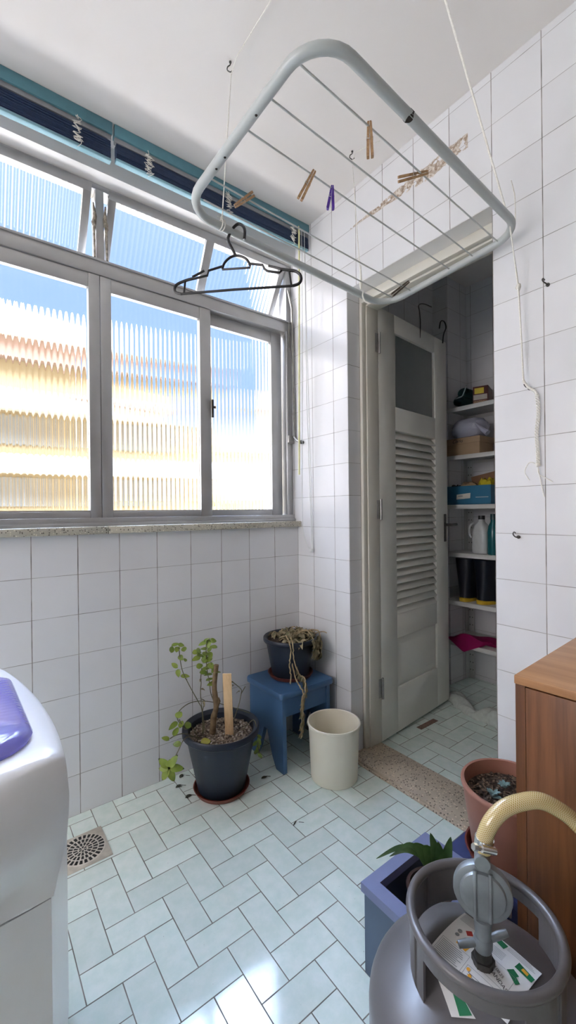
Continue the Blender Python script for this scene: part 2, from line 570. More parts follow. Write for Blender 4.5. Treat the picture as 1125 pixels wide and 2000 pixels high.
# sill (two slabs), threshold, door lining
b = MB()
b.box(-0.957, 0.0, -0.03, 0.10, 1.05, 1.079, bev=0.004)
b.box(-1.98, -0.9585, -0.03, 0.10, 1.05, 1.079, bev=0.004)
struct(b.build('trim_2', M_sill), 'speckled beige stone window sill in two slabs', 'sill')
b = MB(); b.box(-0.006, 0.185, -1.06, -0.372, -0.01, 0.016, bev=0.004)
b.box(-0.016, 0.0, -1.06, -0.39, -0.01, 0.006, bev=0.002)
struct(b.build('trim_3', M_thr), 'speckled tan stone threshold of the closet doorway', 'threshold')
b = MB()
b.box(0.078, 0.108, -0.392, -0.3746, 0.016, 2.10, bev=0.005)
b.box(0.106, 0.186, -0.397, -0.3735, 0.016, 2.10, bev=0.004)
b.box(0.080, 0.108, -1.047, -0.374, 2.095, 2.137, bev=0.005)
b.box(0.106, 0.186, -1.047, -0.374, 2.088, 2.137, bev=0.004)
b.box(0.106, 0.186, -1.0465, -1.03, 0.016, 2.10, bev=0.004)
struct(b.build('trim_4', M_cream), 'cream painted wooden lining of the closet doorway', 'door frame')

# ---------------------------------------------------------------- window
W = thing('window_1', 'aluminium window with fluted glass panes above the stone sill', 'window', (-0.9635, 0.06, 1.08))
W['kind'] = 'structure'
b = MB()
b.box(WX0, 0.0, 0.018, 0.10, 1.079, 1.092, bev=0.002)
b.box(WX0, 0.0, 0.026, 0.10, 1.09, 1.112, bev=0.002)
b.box(WX0, 0.0, 0.036, 0.105, 2.075, 2.135, bev=0.003)
b.box(WX0, 0.0, 0.030, 0.05, 2.128, 2.137, bev=0.002)
b.box(WX0, 0.0, 0.040, 0.105, 2.413, 2.4365, bev=0.002)
for x0, x1 in ((-0.034, 0.0), (WX0, WX0 + 0.034)):
    b.box(x0, x1, 0.040, 0.105, 1.10, 2.425, bev=0.003)
b.box(-0.043, -0.030, 0.030, 0.05, 1.10, 2.08, bev=0.002)
b.box(-0.977, -0.945, 0.040, 0.105, 2.13, 2.42, bev=0.003)
b.build('window_frame', M_alu, W)

def fluted(x0, x1, z0, z1, y, M=None, pitch=0.0205, amp=0.0012, t=0.004):
    m = MB()
    n = max(8, int((x1 - x0) / pitch * 10))
    f, k = [], []
    for z in (z0, z1):
        fr, kk = [], []
        for i in range(n + 1):
            x = x0 + (x1 - x0) * i / n
            p = V((x, y - amp * (1 + math.cos(2 * PI * (x - x0) / pitch)), z)); q = V((x, y + t, z))
            if M is not None: p, q = M @ p, M @ q
            fr.append(m.bm.verts.new(p)); kk.append(m.bm.verts.new(q))
        f.append(fr); k.append(kk)
    for i in range(n):
        m._f([f[0][i], f[0][i + 1], f[1][i + 1], f[1][i]])
        m._f([k[0][i + 1], k[0][i], k[1][i], k[1][i + 1]])
        m._f([f[0][i + 1], f[0][i], k[0][i], k[0][i + 1]])
        m._f([f[1][i], f[1][i + 1], k[1][i + 1], k[1][i]])
    m._f([f[0][0], f[1][0], k[1][0], k[0][0]]); m._f([f[0][n], k[0][n], k[1][n], f[1][n]])
    return m

def sash(x0, x1, st_l, st_r, y0, y1):
    """sliding sash: outer x0..x1, stile widths; one glass pane"""
    b = MB()
    zb, zt = 1.111, 2.074
    b.box(x0, x0 + st_l, y0, y1, zb, zt, bev=0.002)
    b.box(x1 - st_r, x1, y0, y1, zb, zt, bev=0.002)
    b.box(x0 + st_l, x1 - st_r, y0 + 0.002, y1, zb, 1.136, bev=0.002)
    b.box(x0 + st_l, x1 - st_r, y0 + 0.002, y1, 2.018, zt, bev=0.002)
    b.box(x0 + st_l, x1 - st_r, y0 + 0.006, y1, 1.134, 1.141)
    s = b.build('sliding_sash', M_alu, W)
    fluted(x0 + st_l - 0.002, x1 - st_r + 0.002, 1.134, 2.022, y1 - 0.009).build('glass_pane', M_fl, s, ang=80)
    return s
s3 = sash(-0.504, -0.046, 0.028, 0.066, 0.072, 0.098)
s2 = sash(-0.963, -0.478, 0.042, 0.056, 0.040, 0.066)
s1 = sash(-1.449, -0.9645, 0.056, 0.042, 0.040, 0.066)
s0 = sash(-1.884, -1.423, 0.066, 0.028, 0.072, 0.098)
b = MB(); b.box(-0.4785, -0.470, 0.030, 0.041, 1.57, 1.655, bev=0.002); b.box(-0.480, -0.462, 0.024, 0.034, 1.612, 1.624, bev=0.002)
b.build('window_latch', M_dsteel, W)

def awning(x0, x1, munt, flip=False):
    """top-hung sash swung outwards at the bottom"""
    M = Matrix.Translation(V((0, 0.030, 2.424))) @ Matrix.Rotation(math.radians(31), 4, 'X')
    Lh = 0.315; fw_ = 0.030
    b = MB()
    b.box(x0, x1, 0, 0.02, -fw_, 0, M, bev=0.002)
    b.box(x0, x1, 0, 0.02, -Lh, -Lh + fw_, M, bev=0.002)
    for xa, xb in ((x0, x0 + fw_), (x1 - fw_, x1), (munt - 0.02, munt + 0.02)):
        b.box(xa, xb, 0.0005, 0.0195, -Lh + 0.01, -0.01, M, bev=0.002)
    s = b.build('awning_sash', M_alu, W)
    for xa, xb in ((x0 + fw_, munt - 0.02), (munt + 0.02, x1 - fw_)):
        fluted(xa - 0.002, xb + 0.002, -Lh + fw_ - 0.002, -fw_ + 0.002, 0.0145, M, amp=0.0022).build('glass_pane', M_fl, s, ang=80)
    return s
awning(-0.925, -0.036, -0.470)
awning(-1.892, -0.990, -1.457)
# opening lever on the right jamb
b = MB()
b.tube([(-0.024, 0.034, 2.30), (-0.016, 0.014, 2.20), (-0.012, 0.008, 1.52)], 0.006, 6)
b.box(-0.040, -0.002, 0.020, 0.042, 1.49, 1.53, bev=0.003)
b.tube([(-0.012, 0.008, 1.52), (-0.010, -0.012, 1.50), (-0.010, -0.03, 1.492)], 0.006, 8)
lv = b.build('opening_lever', M_steel, W)
b = MB(); b.tube([(-0.010, -0.028, 1.492), (-0.010, -0.05, 1.486), (-0.010, -0.058, 1.484)], [0.006, 0.010, 0.009], 10)
b.build('lever_knob', M_black, lv)
b = MB(); b.tube(bez([(-0.03, 0.10, 2.33), (-0.028, 0.09, 2.22), (-0.03, 0.06, 2.15), (-0.028, 0.028, 2.13), (-0.03, 0.024, 2.05), (-0.026, 0.026, 1.99)]), 0.003, 6)
b.build('stay_arm', M_steel, W)
# crusted cords and stays by the centre mullion of the awning sashes
b = MB()
for x, s in ((-0.984, 1), (-0.938, -1)):
    b.tube([(x, 0.045, 2.36), (x + 0.004 * s, 0.036, 2.30), (x, 0.034, 2.24), (x + 0.002, 0.034, 2.14)], [0.003, 0.008, 0.005, 0.004], 7)
    b.ball((x, 0.036, 2.275), 0.011, 0.8, 0.7, 1.8, 8, 6, 0.2)
b.build('window_stay', mat('crusted_putty', (0.40, 0.35, 0.28, 1), 0.8, var=0.3, scale=90, bump=0.5), W)

# ---------------------------------------------------------------- closet door (swung into the closet)
DV = V((0.9958, 0.0914, 0)); DN = V((-0.0914, 0.9958, 0))
DM = Matrix(((DV.x, DN.x, 0, 0.205), (DV.y, DN.y, 0, -0.395), (0, 0, 1, 0), (0, 0, 0, 1)))
D = thing('door_1', 'grey cream louvred closet door standing open', 'door', (0.205, -0.395, 0.0), math.atan2(DV.y, DV.x))
D['kind'] = 'structure'
T = 0.036
def dbox(b, x0, x1, y0, y1, z0, z1, bev=0.002):
    b.box(x0, x1, y0, y1, z0, z1, DM, bev)
b = MB()
dbox(b, -0.018, 0.122, 0, T, 0.018, 2.11, 0.003)
dbox(b, 0.518, 0.655, 0, T, 0.018, 2.11, 0.003)
dbox(b, 0.121, 0.519, 0, T, 2.02, 2.11); dbox(b, 0.121, 0.519, 0, T, 1.53, 1.648)
dbox(b, 0.121, 0.519, 0, T, 0.487, 0.607); dbox(b, 0.121, 0.519, 0, T, 0.018, 0.236)
b.build('door_leaf', M_door, D)
b = MB()
dbox(b, 0.121, 0.519, 0.012, 0.026, 0.235, 0.488, 0.001)
# bevelled raised field
o_, i_ = rrect(0.128, 0.512, 0.243, 0.480, 0.002, 1), rrect(0.160, 0.480, 0.272, 0.452, 0.002, 1)
b.loft([[DM @ V((x, 0.012, z)) for x, z in o_], [DM @ V((x, 0.002, z)) for x, z in i_]], False, True)
b.build('door_panel', M_door, D)
b = MB()
for k in range(24):
    z = 0.607 + (k + 0.5) * (0.923 / 24)
    Mk = DM @ Matrix.Translation((0, 0.017, z)) @ Matrix.Rotation(math.radians(-38), 4, 'X')
    b.box(0.120, 0.520, -0.0045, 0.0045, -0.026, 0.026, Mk, 0.001)
b.build('louvre_panel', M_door, D)
b = MB(); dbox(b, 0.121, 0.526, 0.016, 0.021, 1.647, 2.021, 0)
b.build('glass_pane', M_frost, D)
b = MB(); dbox(b, 0.518, 0.530, 0.004, 0.016, 1.65, 2.018, 0.002); dbox(b, 0.121, 0.133, 0.004, 0.016, 1.65, 2.018, 0.002)
b.build('glazing_bead', M_door, D)
for zc in (1.931, 1.134, 0.277):
    b = MB()
    b.tube([(0.187, -0.404, zc - 0.05), (0.187, -0.404, zc + 0.05)], 0.0055, 10)
    b.box(0.164, 0.186, -0.3990, -0.3972, zc - 0.045, zc + 0.045, bev=0.0005)
    dbox(b, -0.0195, -0.018, -0.008, 0.022, zc - 0.045, zc + 0.045, 0.0005)
    b.build('door_hinge', M_steel, D)
b = MB()
dbox(b, 0.606, 0.632, -0.004, 0.001, 0.945, 1.105, 0.003)
hp_ = b.build('handle_plate', M_dsteel, D, label='dark metal handle plate')
b = MB()
b.tube([DM @ V(p) for p in ((0.619, -0.002, 1.043), (0.619, -0.045, 1.043))], 0.008, 10)
b.tube([DM @ V(p) for p in ((0.619, -0.040, 1.043), (0.585, -0.042, 1.041), (0.672, -0.044, 1.044))][::2], [0.008, 0.008], 10)
b.build('lever_handle', M_dsteel, hp_)

# ---------------------------------------------------------------- outdoors
M_fac = mat('beige_facade', (0.30, 0.225, 0.115, 1), 0.9, var=0.05, scale=0.6)
M_facw = mat('white_facade', (0.42, 0.38, 0.29, 1), 0.9, var=0.04, scale=0.6)
M_brown = mat('brown_roof', (0.25, 0.16, 0.11, 1), 0.9)
M_win = mat('dark_window', (0.20, 0.19, 0.16, 1), 0.15)
M_ground = mat('pale_street', (0.72, 0.60, 0.46, 1), 0.9, scale=0.3)
b = MB(); b.box(-70, 80, 2.0, 110, -9.2, -9.0)
b = struct(b.build('ground', M_ground, smooth=False), 'sunlit ground outside, far below the window', 'ground')
B1 = thing('apartment_building', 'long beige apartment block blurred behind the two left panes', 'building', (-5, 16, -9))
b = MB(); b.box(-16, 3.3, 12.0, 20.0, -9, 5.6)
b.build('facade', M_fac, B1, smooth=False)
b = MB(); b.box(-16.2, 3.5, 11.5, 20.0, 5.9, 6.75)
b.build('parapet', M_facw, B1, smooth=False)
b = MB(); b.box(-16.1, 3.4, 11.7, 20.0, 5.35, 5.9)
b.build('roof_edge', M_brown, B1, smooth=False)
for zf in (4.0, 2.3, 0.6, -1.1, -2.8, -4.5):
    b = MB(); b.box(-16, 3.4, 11.3, 12.0, zf - 0.05, zf + 0.42); b.build('balcony_slab', M_facw, B1, smooth=False)
    for x in range(-15, 3, 3):
        b = MB(); b.box(x + 0.3, x + 1.9, 11.95, 12.05, zf - 0.95, zf - 0.15)
        b.build('window', M_win, B1, smooth=False)
B2 = thing('apartment_building', 'paler block with brown roof edge blurred behind the middle pane', 'building', (12, 27, -9))
b = MB(); b.box(3.0, 12.5, 22.0, 32.0, -9, 7.2); b.build('facade', M_facw, B2, smooth=False)
b = MB(); b.box(2.8, 12.7, 21.6, 32.0, 7.2, 8.3); b.build('roof_edge', M_brown, B2, smooth=False)
for zf in (4.6, 1.8, -1.0, -3.8):
    b = MB(); b.box(3.0, 12.5, 21.4, 22.0, zf, zf + 0.35); b.build('balcony_slab', M_fac, B2, smooth=False)
TR = thing('tree', 'yellow green treetop blurred low behind the right pane', 'tree', (22, 28, -9))
b = MB(); b.tube([(22, 28, -9), (22, 28, -1)], [0.4, 0.25], 8); b.build('trunk', M_brown, TR)
b = MB()
for k in range(26):
    b.ball((22 + random.uniform(-2.6, 2.6), 28 + random.uniform(-2, 2), 0.4 + random.uniform(-2.4, 2.0)), random.uniform(0.7, 1.4), 1, 1, 0.9, 10, 7, 0.2)
b.build('crown', mat('dusty_foliage', (0.36, 0.33, 0.12, 1), 0.8, var=0.3, scale=1.5), TR)

# ---------------------------------------------------------------- light, sky, camera
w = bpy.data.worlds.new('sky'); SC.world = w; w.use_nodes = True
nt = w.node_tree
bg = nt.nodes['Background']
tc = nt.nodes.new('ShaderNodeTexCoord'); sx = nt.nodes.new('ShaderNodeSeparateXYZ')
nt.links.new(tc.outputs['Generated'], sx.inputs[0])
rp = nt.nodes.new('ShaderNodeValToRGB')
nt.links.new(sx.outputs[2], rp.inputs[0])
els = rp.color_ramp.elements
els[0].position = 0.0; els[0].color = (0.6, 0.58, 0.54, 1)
els[1].position = 1.0; els[1].color = ZENITH_FILL
for p_, c_ in ((0.15, (0.60, 0.59, 0.58, 1)), (0.225, (0.22, 0.33, 0.58, 1)), (0.42, (0.20, 0.31, 0.58, 1)), (0.58, (0.27, 0.37, 0.60, 1)), (0.74, ZENITH_FILL)):
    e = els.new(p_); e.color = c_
# added fill: sky boosted on the sun side (-x), outside the camera's view
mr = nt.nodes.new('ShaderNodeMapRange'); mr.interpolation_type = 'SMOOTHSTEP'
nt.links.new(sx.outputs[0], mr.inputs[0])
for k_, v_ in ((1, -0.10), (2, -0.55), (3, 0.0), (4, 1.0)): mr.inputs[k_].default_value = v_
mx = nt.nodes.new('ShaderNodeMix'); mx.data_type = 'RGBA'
nt.links.new(mr.outputs[0], mx.inputs[0]); nt.links.new(rp.outputs[0], mx.inputs[6]); mx.inputs[7].default_value = SIDE_FILL
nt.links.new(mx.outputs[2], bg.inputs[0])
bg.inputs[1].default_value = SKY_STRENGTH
sun = bpy.data.lights.new('sun', 'SUN'); sun.energy = SUN_STRENGTH; sun.angle = 0.01; sun.color = (1.0, 0.93, 0.80)
so = bpy.data.objects.new('sun', sun); COL.objects.link(so)
so.rotation_euler = V((0.70, 0.62, -0.90)).to_track_quat('-Z', 'Y').to_euler()
so.location = (-8, -8, 10)

cam = bpy.data.cameras.new('camera'); co = bpy.data.objects.new('camera', cam); COL.objects.link(co)
yaw, pitch, roll = 0.9204868428, -0.00068455, -0.0104724278
fwd = V((math.cos(yaw) * math.cos(pitch), math.sin(yaw) * math.cos(pitch), math.sin(pitch)))
rgt = V((math.sin(yaw), -math.cos(yaw), 0)); upv = rgt.cross(fwd)
r2 = rgt * math.cos(roll) + upv * math.sin(roll); u2 = -rgt * math.sin(roll) + upv * math.cos(roll)
Mc = Matrix(((r2.x, u2.x, -fwd.x, -1.39843), (r2.y, u2.y, -fwd.y, -1.75178), (r2.z, u2.z, -fwd.z, 1.12784), (0, 0, 0, 1)))
co.matrix_world = Mc
cam.sensor_fit = 'VERTICAL'; cam.sensor_height = 24.0; cam.lens = 829.452 / 2000 * 24.0
cam.clip_start = 0.02; cam.clip_end = 300
SC.camera = co
SC.view_settings.view_transform = 'Standard'; SC.view_settings.look = 'None'
SC.view_settings.gamma = 1.0; SC.view_settings.use_curve_mapping = False
SC.view_settings.exposure = EXPOSURE
SC.cycles.max_bounces = 14; SC.cycles.diffuse_bounces = 7; SC.cycles.glossy_bounces = 5; SC.cycles.transmission_bounces = 12
SC.cycles.caustics_refractive = True; SC.cycles.caustics_reflective = False
SC.cycles.sample_clamp_indirect = 20.0
SC.cycles.use_denoising = True
# ================================================================ THINGS
M_teal = mat('teal_enamel', (0.10, 0.25, 0.30, 1), 0.4, var=0.05)
M_tealL = mat('light_teal_enamel', (0.22, 0.40, 0.46, 1), 0.35, var=0.05)
M_navyslat = mat('navy_slats', (0.022, 0.045, 0.105, 1), 0.45, var=0.1, scale=80)
M_greych = mat('grey_channel', (0.30, 0.31, 0.32, 1), 0.45, 0.3)
M_yel = mat('pale_yellow_plastic', (0.72, 0.70, 0.36, 1), 0.4)
M_clear = mat('pale_clear_plastic', (0.66, 0.68, 0.66, 1), 0.35)
M_rack = worn_paint('pale_green_rack_enamel', (0.44, 0.465, 0.455, 1), (0.16, 0.13, 0.11, 1), 0.775, 45, 0.38, 0.05)
M_wire = mat('grey_coated_wire', (0.55, 0.56, 0.55, 1), 0.4)
M_pin = wood('clothespin_wood', (0.42, 0.26, 0.13, 1), (0.28, 0.16, 0.08, 1), 3.0, 0, 0.6)
M_purple = mat('purple_plastic', (0.085, 0.028, 0.30, 1), 0.35)
M_soil = mat('gravelly_soil', (0.22, 0.17, 0.125, 1), 0.9, scale=120, bump=0.8, col2=(0.09, 0.06, 0.045, 1))
M_dsoil = mat('dark_bark_soil', (0.075, 0.048, 0.035, 1), 0.9, scale=120, bump=0.8, col2=(0.02, 0.014, 0.01, 1))
M_potnavy = mat('dark_navy_pot_plastic', (0.018, 0.026, 0.044, 1), 0.42, var=0.08, scale=12)
M_saucer = mat('red_brown_saucer_plastic', (0.21, 0.050, 0.033, 1), 0.4, var=0.08, scale=15)
M_terra = mat('terracotta_plastic', (0.33, 0.155, 0.11, 1), 0.5, var=0.08, scale=12)
M_blue = worn_paint('blue_gloss_paint', (0.055, 0.135, 0.275, 1), (0.42, 0.45, 0.50, 1), 0.735, 22, 0.45, 0.15)
M_lav = worn_paint('lavender_blue_paint', (0.21, 0.245, 0.42, 1), (0.07, 0.12, 0.26, 1), 0.72, 12, 0.5, 0.12)
M_lavs = worn_paint('grey_blue_paint', (0.115, 0.165, 0.25, 1), (0.30, 0.34, 0.38, 1), 0.70, 12, 0.55, 0.35)
M_navyp = mat('navy_blue_paint', (0.035, 0.05, 0.16, 1), 0.5, var=0.1, scale=12)
M_bucket = mat('cream_plastic', (0.80, 0.755, 0.63, 1), 0.38, var=0.02, scale=6)
M_leafG = leaf_mat('bright_green_leaf', (0.13, 0.20, 0.022, 1), (0.22, 0.29, 0.04, 1))
M_leafD = leaf_mat('dark_green_leaf', (0.022, 0.075, 0.018, 1), (0.06, 0.13, 0.04, 1))
M_leafY = leaf_mat('yellow_green_leaf', (0.28, 0.28, 0.035, 1), (0.35, 0.30, 0.06, 1))
M_stem = mat('brown_stem', (0.20, 0.135, 0.075, 1), 0.8, var=0.2, scale=60, bump=0.3)
M_dry = mat('withered_leaf', (0.36, 0.29, 0.18, 1), 0.8, var=0.3, scale=40, col2=(0.15, 0.15, 0.085, 1))
M_drystem = mat('straw_stem', (0.42, 0.32, 0.18, 1), 0.75, var=0.2, scale=60)
M_dead = mat('dead_leaf', (0.055, 0.06, 0.042, 1), 0.8, var=0.2)
M_succ = mat('blue_grey_succulent', (0.15, 0.25, 0.25, 1), 0.55, var=0.1)
M_stake = wood('pale_stake_wood', (0.72, 0.50, 0.28, 1), (0.58, 0.38, 0.20, 1), 2.0, 2, 0.7)
M_cabT = wood('brown_veneer_top', (0.43, 0.225, 0.10, 1), (0.32, 0.15, 0.06, 1), 1.0, 1, 0.4)
M_cab = wood('dark_brown_veneer', (0.185, 0.072, 0.025, 1), (0.105, 0.038, 0.013, 1), 1.0, 2, 0.4)
M_gas = worn_paint('grey_cylinder_paint', (0.125, 0.12, 0.125, 1), (0.30, 0.29, 0.29, 1), 0.745, 55, 0.36, 0.22)
M_zinc = mat('zinc_casting', (0.30, 0.335, 0.36, 1), 0.42, 0.55, var=0.12, scale=25, bump=0.05)
M_paper = mat('white_label_paper', (0.80, 0.80, 0.79, 1), 0.6, var=0.02)
M_ink = mat('black_ink', (0.02, 0.02, 0.02, 1), 0.6)
M_inkg = mat('grey_ink', (0.25, 0.27, 0.28, 1), 0.6)
M_green = mat('green_ink', (0.012, 0.19, 0.075, 1), 0.5)
M_red = mat('red_ink', (0.55, 0.05, 0.04, 1), 0.5)
M_orange = mat('orange_ink', (0.80, 0.38, 0.03, 1), 0.5)

# ---------------------------------------------------------------- venetian blinds
def blind(x0, x1, zdrop, label, cords, wand=None):
    t = thing('venetian_blind', label, 'blind', ((x0 + x1) / 2, -0.06, H), 0, 'teal venetian blinds')
    b = MB()
    b.box(x0, x1, -0.118, -0.112, 2.532, 2.5735, bev=0.002)
    b.box(x0, x1, -0.118, -0.104, 2.530, 2.534, bev=0.001)
    b.box(x0, x1, -0.090, -0.087, 2.532, 2.5735, bev=0.001)
    for xe in (x0, x1 - 0.003):
        b.box(xe, xe + 0.003, -0.117, -0.088, 2.532, 2.573, bev=0.0005)
    b.build('head_rail', M_teal, t)
    b = MB(); b.box(x0 + 0.002, x1 - 0.002, -0.112, -0.089, 2.536, 2.5735); b.box(x0 + 0.002, x1 - 0.002, -0.111, -0.092, 2.512, 2.537, bev=0.002)
    b.build('rail_channel', M_greych, t)
    b = MB()
    z0 = 2.440 - zdrop
    n = 20
    for k in range(n):
        z = z0 + 0.013 + k * (2.506 - z0 - 0.013) / n
        Mk = Matrix.Translation((0, -0.1035 + random.uniform(-0.001, 0.001), z)) @ Matrix.Rotation(math.radians(random.uniform(-3, 3)), 4, 'X')
        b.box(x0 + 0.006, x1 - 0.006, -0.0125, 0.0125, -0.0009, 0.0009, Mk)
    b.build('slat_stack', M_navyslat, t)
    b = MB(); b.box(x0 + 0.004, x1 - 0.004, -0.117, -0.093, z0, z0 + 0.012, bev=0.004)
    b.build('bottom_rail', M_tealL, t)
    for cx in cords:
        pts = [(cx, -0.119, 2.536), (cx + 0.003, -0.121, 2.52)]
        for k in range(34):
            u = k / 33
            wdt = 0.016 * math.sin(PI * min(1, u * 1.1 + 0.12)) + 0.004
            pts.append((cx + (1 if k % 2 else -1) * random.uniform(0.004, 0.019) + random.uniform(-0.004, 0.006), -0.1215 - random.uniform(0, 0.009), 2.515 - u * (2.512 - z0) * 0.97 + random.uniform(-0.009, 0.009)))
        pts.append((cx, -0.118, z0 - 0.004))
        b = MB(); b.tube(bez(pts, 3), 0.0011, 5)
        b.build('lift_cord', M_cord, t)
    if wand:
        b = MB(); b.tube([(-0.077, -0.126, 2.535), (-0.0765, -0.128, 2.50), (-0.070, -0.101, 1.312)], [0.002, 0.0045, 0.0045], 8)
        b.build('tilt_wand', M_yel, t, label='pale yellow tilt wand')
        b = MB()
        b.tube([(-0.052, -0.118, 2.53), (-0.05, -0.112, 1.9), (-0.045, -0.09, 1.12)] + bez([(-0.045, -0.09, 1.12), (-0.035, -0.086, 1.02), (-0.022, -0.10, 0.955), (-0.012, -0.118, 0.935)], 5), 0.0016, 5)
        b.tube([(-0.036, -0.119, 2.53), (-0.03, -0.118, 1.7), (-0.012, -0.124, 0.94)], 0.0016, 5)
        b.tube([(-0.030, -0.112, 2.53), (-0.022, -0.122, 1.7), (-0.010, -0.130, 0.94)], 0.0016, 5)
        b.build('pull_cord', M_clear, t)
        b = MB(); b.box(-0.020, -0.006, -0.134, -0.112, 0.924, 0.942, bev=0.003); b.build('cord_weight', M_clear, t)
    return t
blind(-1.93, -0.952, 0.012, 'left teal blind, drawn up, running out of the picture', [-1.071, -1.55])
blind(-0.944, -0.003, 0.0, 'right teal blind, drawn up, ending at the tiled door wall with a yellow wand', [-0.821, -0.466, -0.111], True)

# ---------------------------------------------------------------- hanging drying rack
RC = V((-0.4795, -0.9209, 1.96)); az, tx, ty = 0.0536, 0.0064, -0.0769
RE = V((math.cos(az) * math.cos(tx), math.sin(az) * math.cos(tx), math.sin(tx))); RN = V((-math.sin(az) * math.cos(ty), math.cos(az) * math.cos(ty), math.sin(ty)))
def rk(e, n, up=0.0):
    return RC + RE * e + RN * n + RE.cross(RN) * up
LX, LY = 0.4349, 0.2566
t = thing('drying_rack', 'pale green hanging clothes drying rack below the ceiling', 'drying rack', RC)
fr = [rk(x, y) for x, y in rrect(-LX, LX, -LY, LY, 0.088, 8)]
b = MB(); b.tube(fr, 0.0115, 14, closed=True)
b.build('frame', M_rack, t)
for y, gap in ((-0.190, 0), (-0.107, 0), (-0.024, 0), (0.132, 0), (0.200, 0.02)):
    b = MB(); b.tube([rk(-LX + gap * 1.4, y), rk(0, y, -0.001), rk(LX - gap * 1.4, y)], 0.0022, 7)
    b.build('rung', M_wire, t)
M_rust = mat('bare_rust', (0.03, 0.024, 0.02, 1), 0.8, var=0.2)
b = MB(); ps_ = []
for k in range(22):
    a0 = 2 * PI * k / 22; h_ = 0.004 + 0.003 * math.sin(3 * a0 + 1) + random.uniform(0, 0.002)
    for s_ in (-1, 1):
        ps_.append(b.bm.verts.new(rk(-0.163, -LY) + RE * (s_ * h_ + 0.003 * math.sin(a0)) + (RN * math.cos(a0) + V((0, 0, 1)) * math.sin(a0)) * 0.0119))
for k in range(22):
    b._f([ps_[2 * k], ps_[2 * k + 1], ps_[(2 * k + 3) % 44], ps_[(2 * k + 2) % 44]])
b.build('rust_spot', M_rust, t, label='dark bare metal ring worn round the tube')
for n_ in (0.052, -0.07, 0.09):
    b = MB(); b.ball(rk(-LX, n_, -0.0095), 0.0036, u=8, v=6); b.build('rust_spot', M_rust, t)

# hooks in the ceiling and walls
def hook(label, loc, kind, group):
    t = thing('ceiling_hook' if kind == 'c' else 'wall_hook', label, 'hook', loc, 0, group)
    x, y, z = loc
    if kind == 'c':
        b = MB(); b.tube(bez([(x, y, z + 0.004), (x, y, z - 0.010), (x - 0.006, y + 0.006, z - 0.016), (x - 0.007, y + 0.007, z - 0.026), (x, y, z - 0.034), (x + 0.006, y - 0.005, z - 0.029)], 5), 0.0018, 7)
        b.build('shank', M_dsteel, t)
        b = MB(); b.lathe([(0.0, 0.0), (0.004, -0.001), (0.004, -0.004), (0, -0.004)], 12, (x, y, z)); b.build('collar', M_dsteel, t)
    else:
        b = MB(); b.tube(bez([(x + 0.004, y, z), (x - 0.016, y, z), (x - 0.022, y + 0.003, z + 0.003), (x - 0.025, y + 0.006, z + 0.010), (x - 0.019, y + 0.006, z + 0.016), (x - 0.011, y + 0.005, z + 0.013)], 5), 0.0020, 7)
        b.build('shank', M_dsteel, t)
        b = MB(); b.tube([(x, y, z), (x - 0.004, y, z)], 0.0055, 10); b.build('collar', M_dsteel, t)
    return t
hook('black ceiling hook above the hanger end of the drying rack', (-0.708, -0.563, H), 'c', 'ceiling hooks')
hook('black ceiling hook nearer the closet door, above the rack', (-0.147, -0.558, H), 'c', 'ceiling hooks')
hook('empty black wall hook at the level of the door top', (0.0, -1.214, 1.80), 'w', 'wall hooks')
hook('black wall hook holding the white pull cord', (0.0, -1.160, 1.502), 'w', 'wall hooks')
hook('empty black wall hook below the cord, lowest on the wall', (0.0, -1.122, 1.04), 'w', 'wall hooks')

# cords
t1 = V((-0.814, -0.689, 1.939)); t2 = V((-0.214, -0.659, 1.943))
b = MB(); b.tube([(-0.70, -0.79, 2.568), (-0.704, -0.60, 2.565), (-0.705, -0.563, 2.535), (-0.76, -0.626, 2.24), t1 + V((0.002, 0.0, 0.03)), t1 + V((0, 0.0, 0.013))], 0.0018, 6)
b.ball(t1 + V((0, 0, 0.016)), 0.006, 1, 1, 1.4, 8, 6, 0.2); b.tube([t1 + V((0, 0, 0.018)), t1 + V((-0.014, 0, 0.02))], 0.0015, 5)
for k in (-0.004, 0.004): b.tube([t1 + V((k + 0.0135 * math.sin(a) * 0.0, 0.0132 * math.cos(a), 0.0132 * math.sin(a))) for a in [PI * 2 * q / 12 for q in range(12)]], 0.0016, 5, closed=True)
tag(b.build('hanging_cord', M_cord, origin=t1), 'white cord from the left ceiling hook to the rack beside the black hanger', 'cord', 'rack cords')
b = MB(); b.tube([(-0.10, -0.66, 2.568), (-0.14, -0.57, 2.566), (-0.147, -0.558, 2.535), (-0.19, -0.62, 2.2), t2 + V((0.0, 0, 0.04)), t2 + V((0, 0, 0.012))], 0.0016, 6)
b.tube([t2 + V((0, 0, 0.10)), t2 + V((0, 0, 0.03)), t2 + V((0, 0, 0.012))], [0.002, 0.006, 0.003], 8)
b.tube(bez([t2 + V((0, -0.012, 0.0)), t2 + V((-0.004, -0.012, -0.016)), t2 + V((0.004, -0.014, -0.034)), t2 + V((0.018, -0.02, -0.042))], 5), 0.003, 7)
tag(b.build('hanging_cord', M_cord, origin=t2), 'white cord from the ceiling hook near the door to the rack corner above the doorway', 'cord', 'rack cords')
kn = V((-0.040, -1.146, 1.811)); hkp = V((-0.026, -1.152, 1.524))
A_ = V((-0.336, -1.082, 2.575))
b = MB()
for dx in (-0.0016, 0.0016):
    b.tube([A_ + V((dx, dx, 0)), V((-0.098, -1.148, 1.985)) + V((dx * 2, dx, 0)), kn + V((dx, 0, 0))], 0.0022, 6)
    b.tube([kn + V((dx, 0, 0)), V((-0.033, -1.150, 1.66)) + V((dx * 2.2, dx, 0)), hkp + V((dx, 0, 0))], 0.0024, 6)
b.ball(kn, 0.007, 1, 1, 1.6, 8, 6, 0.25)
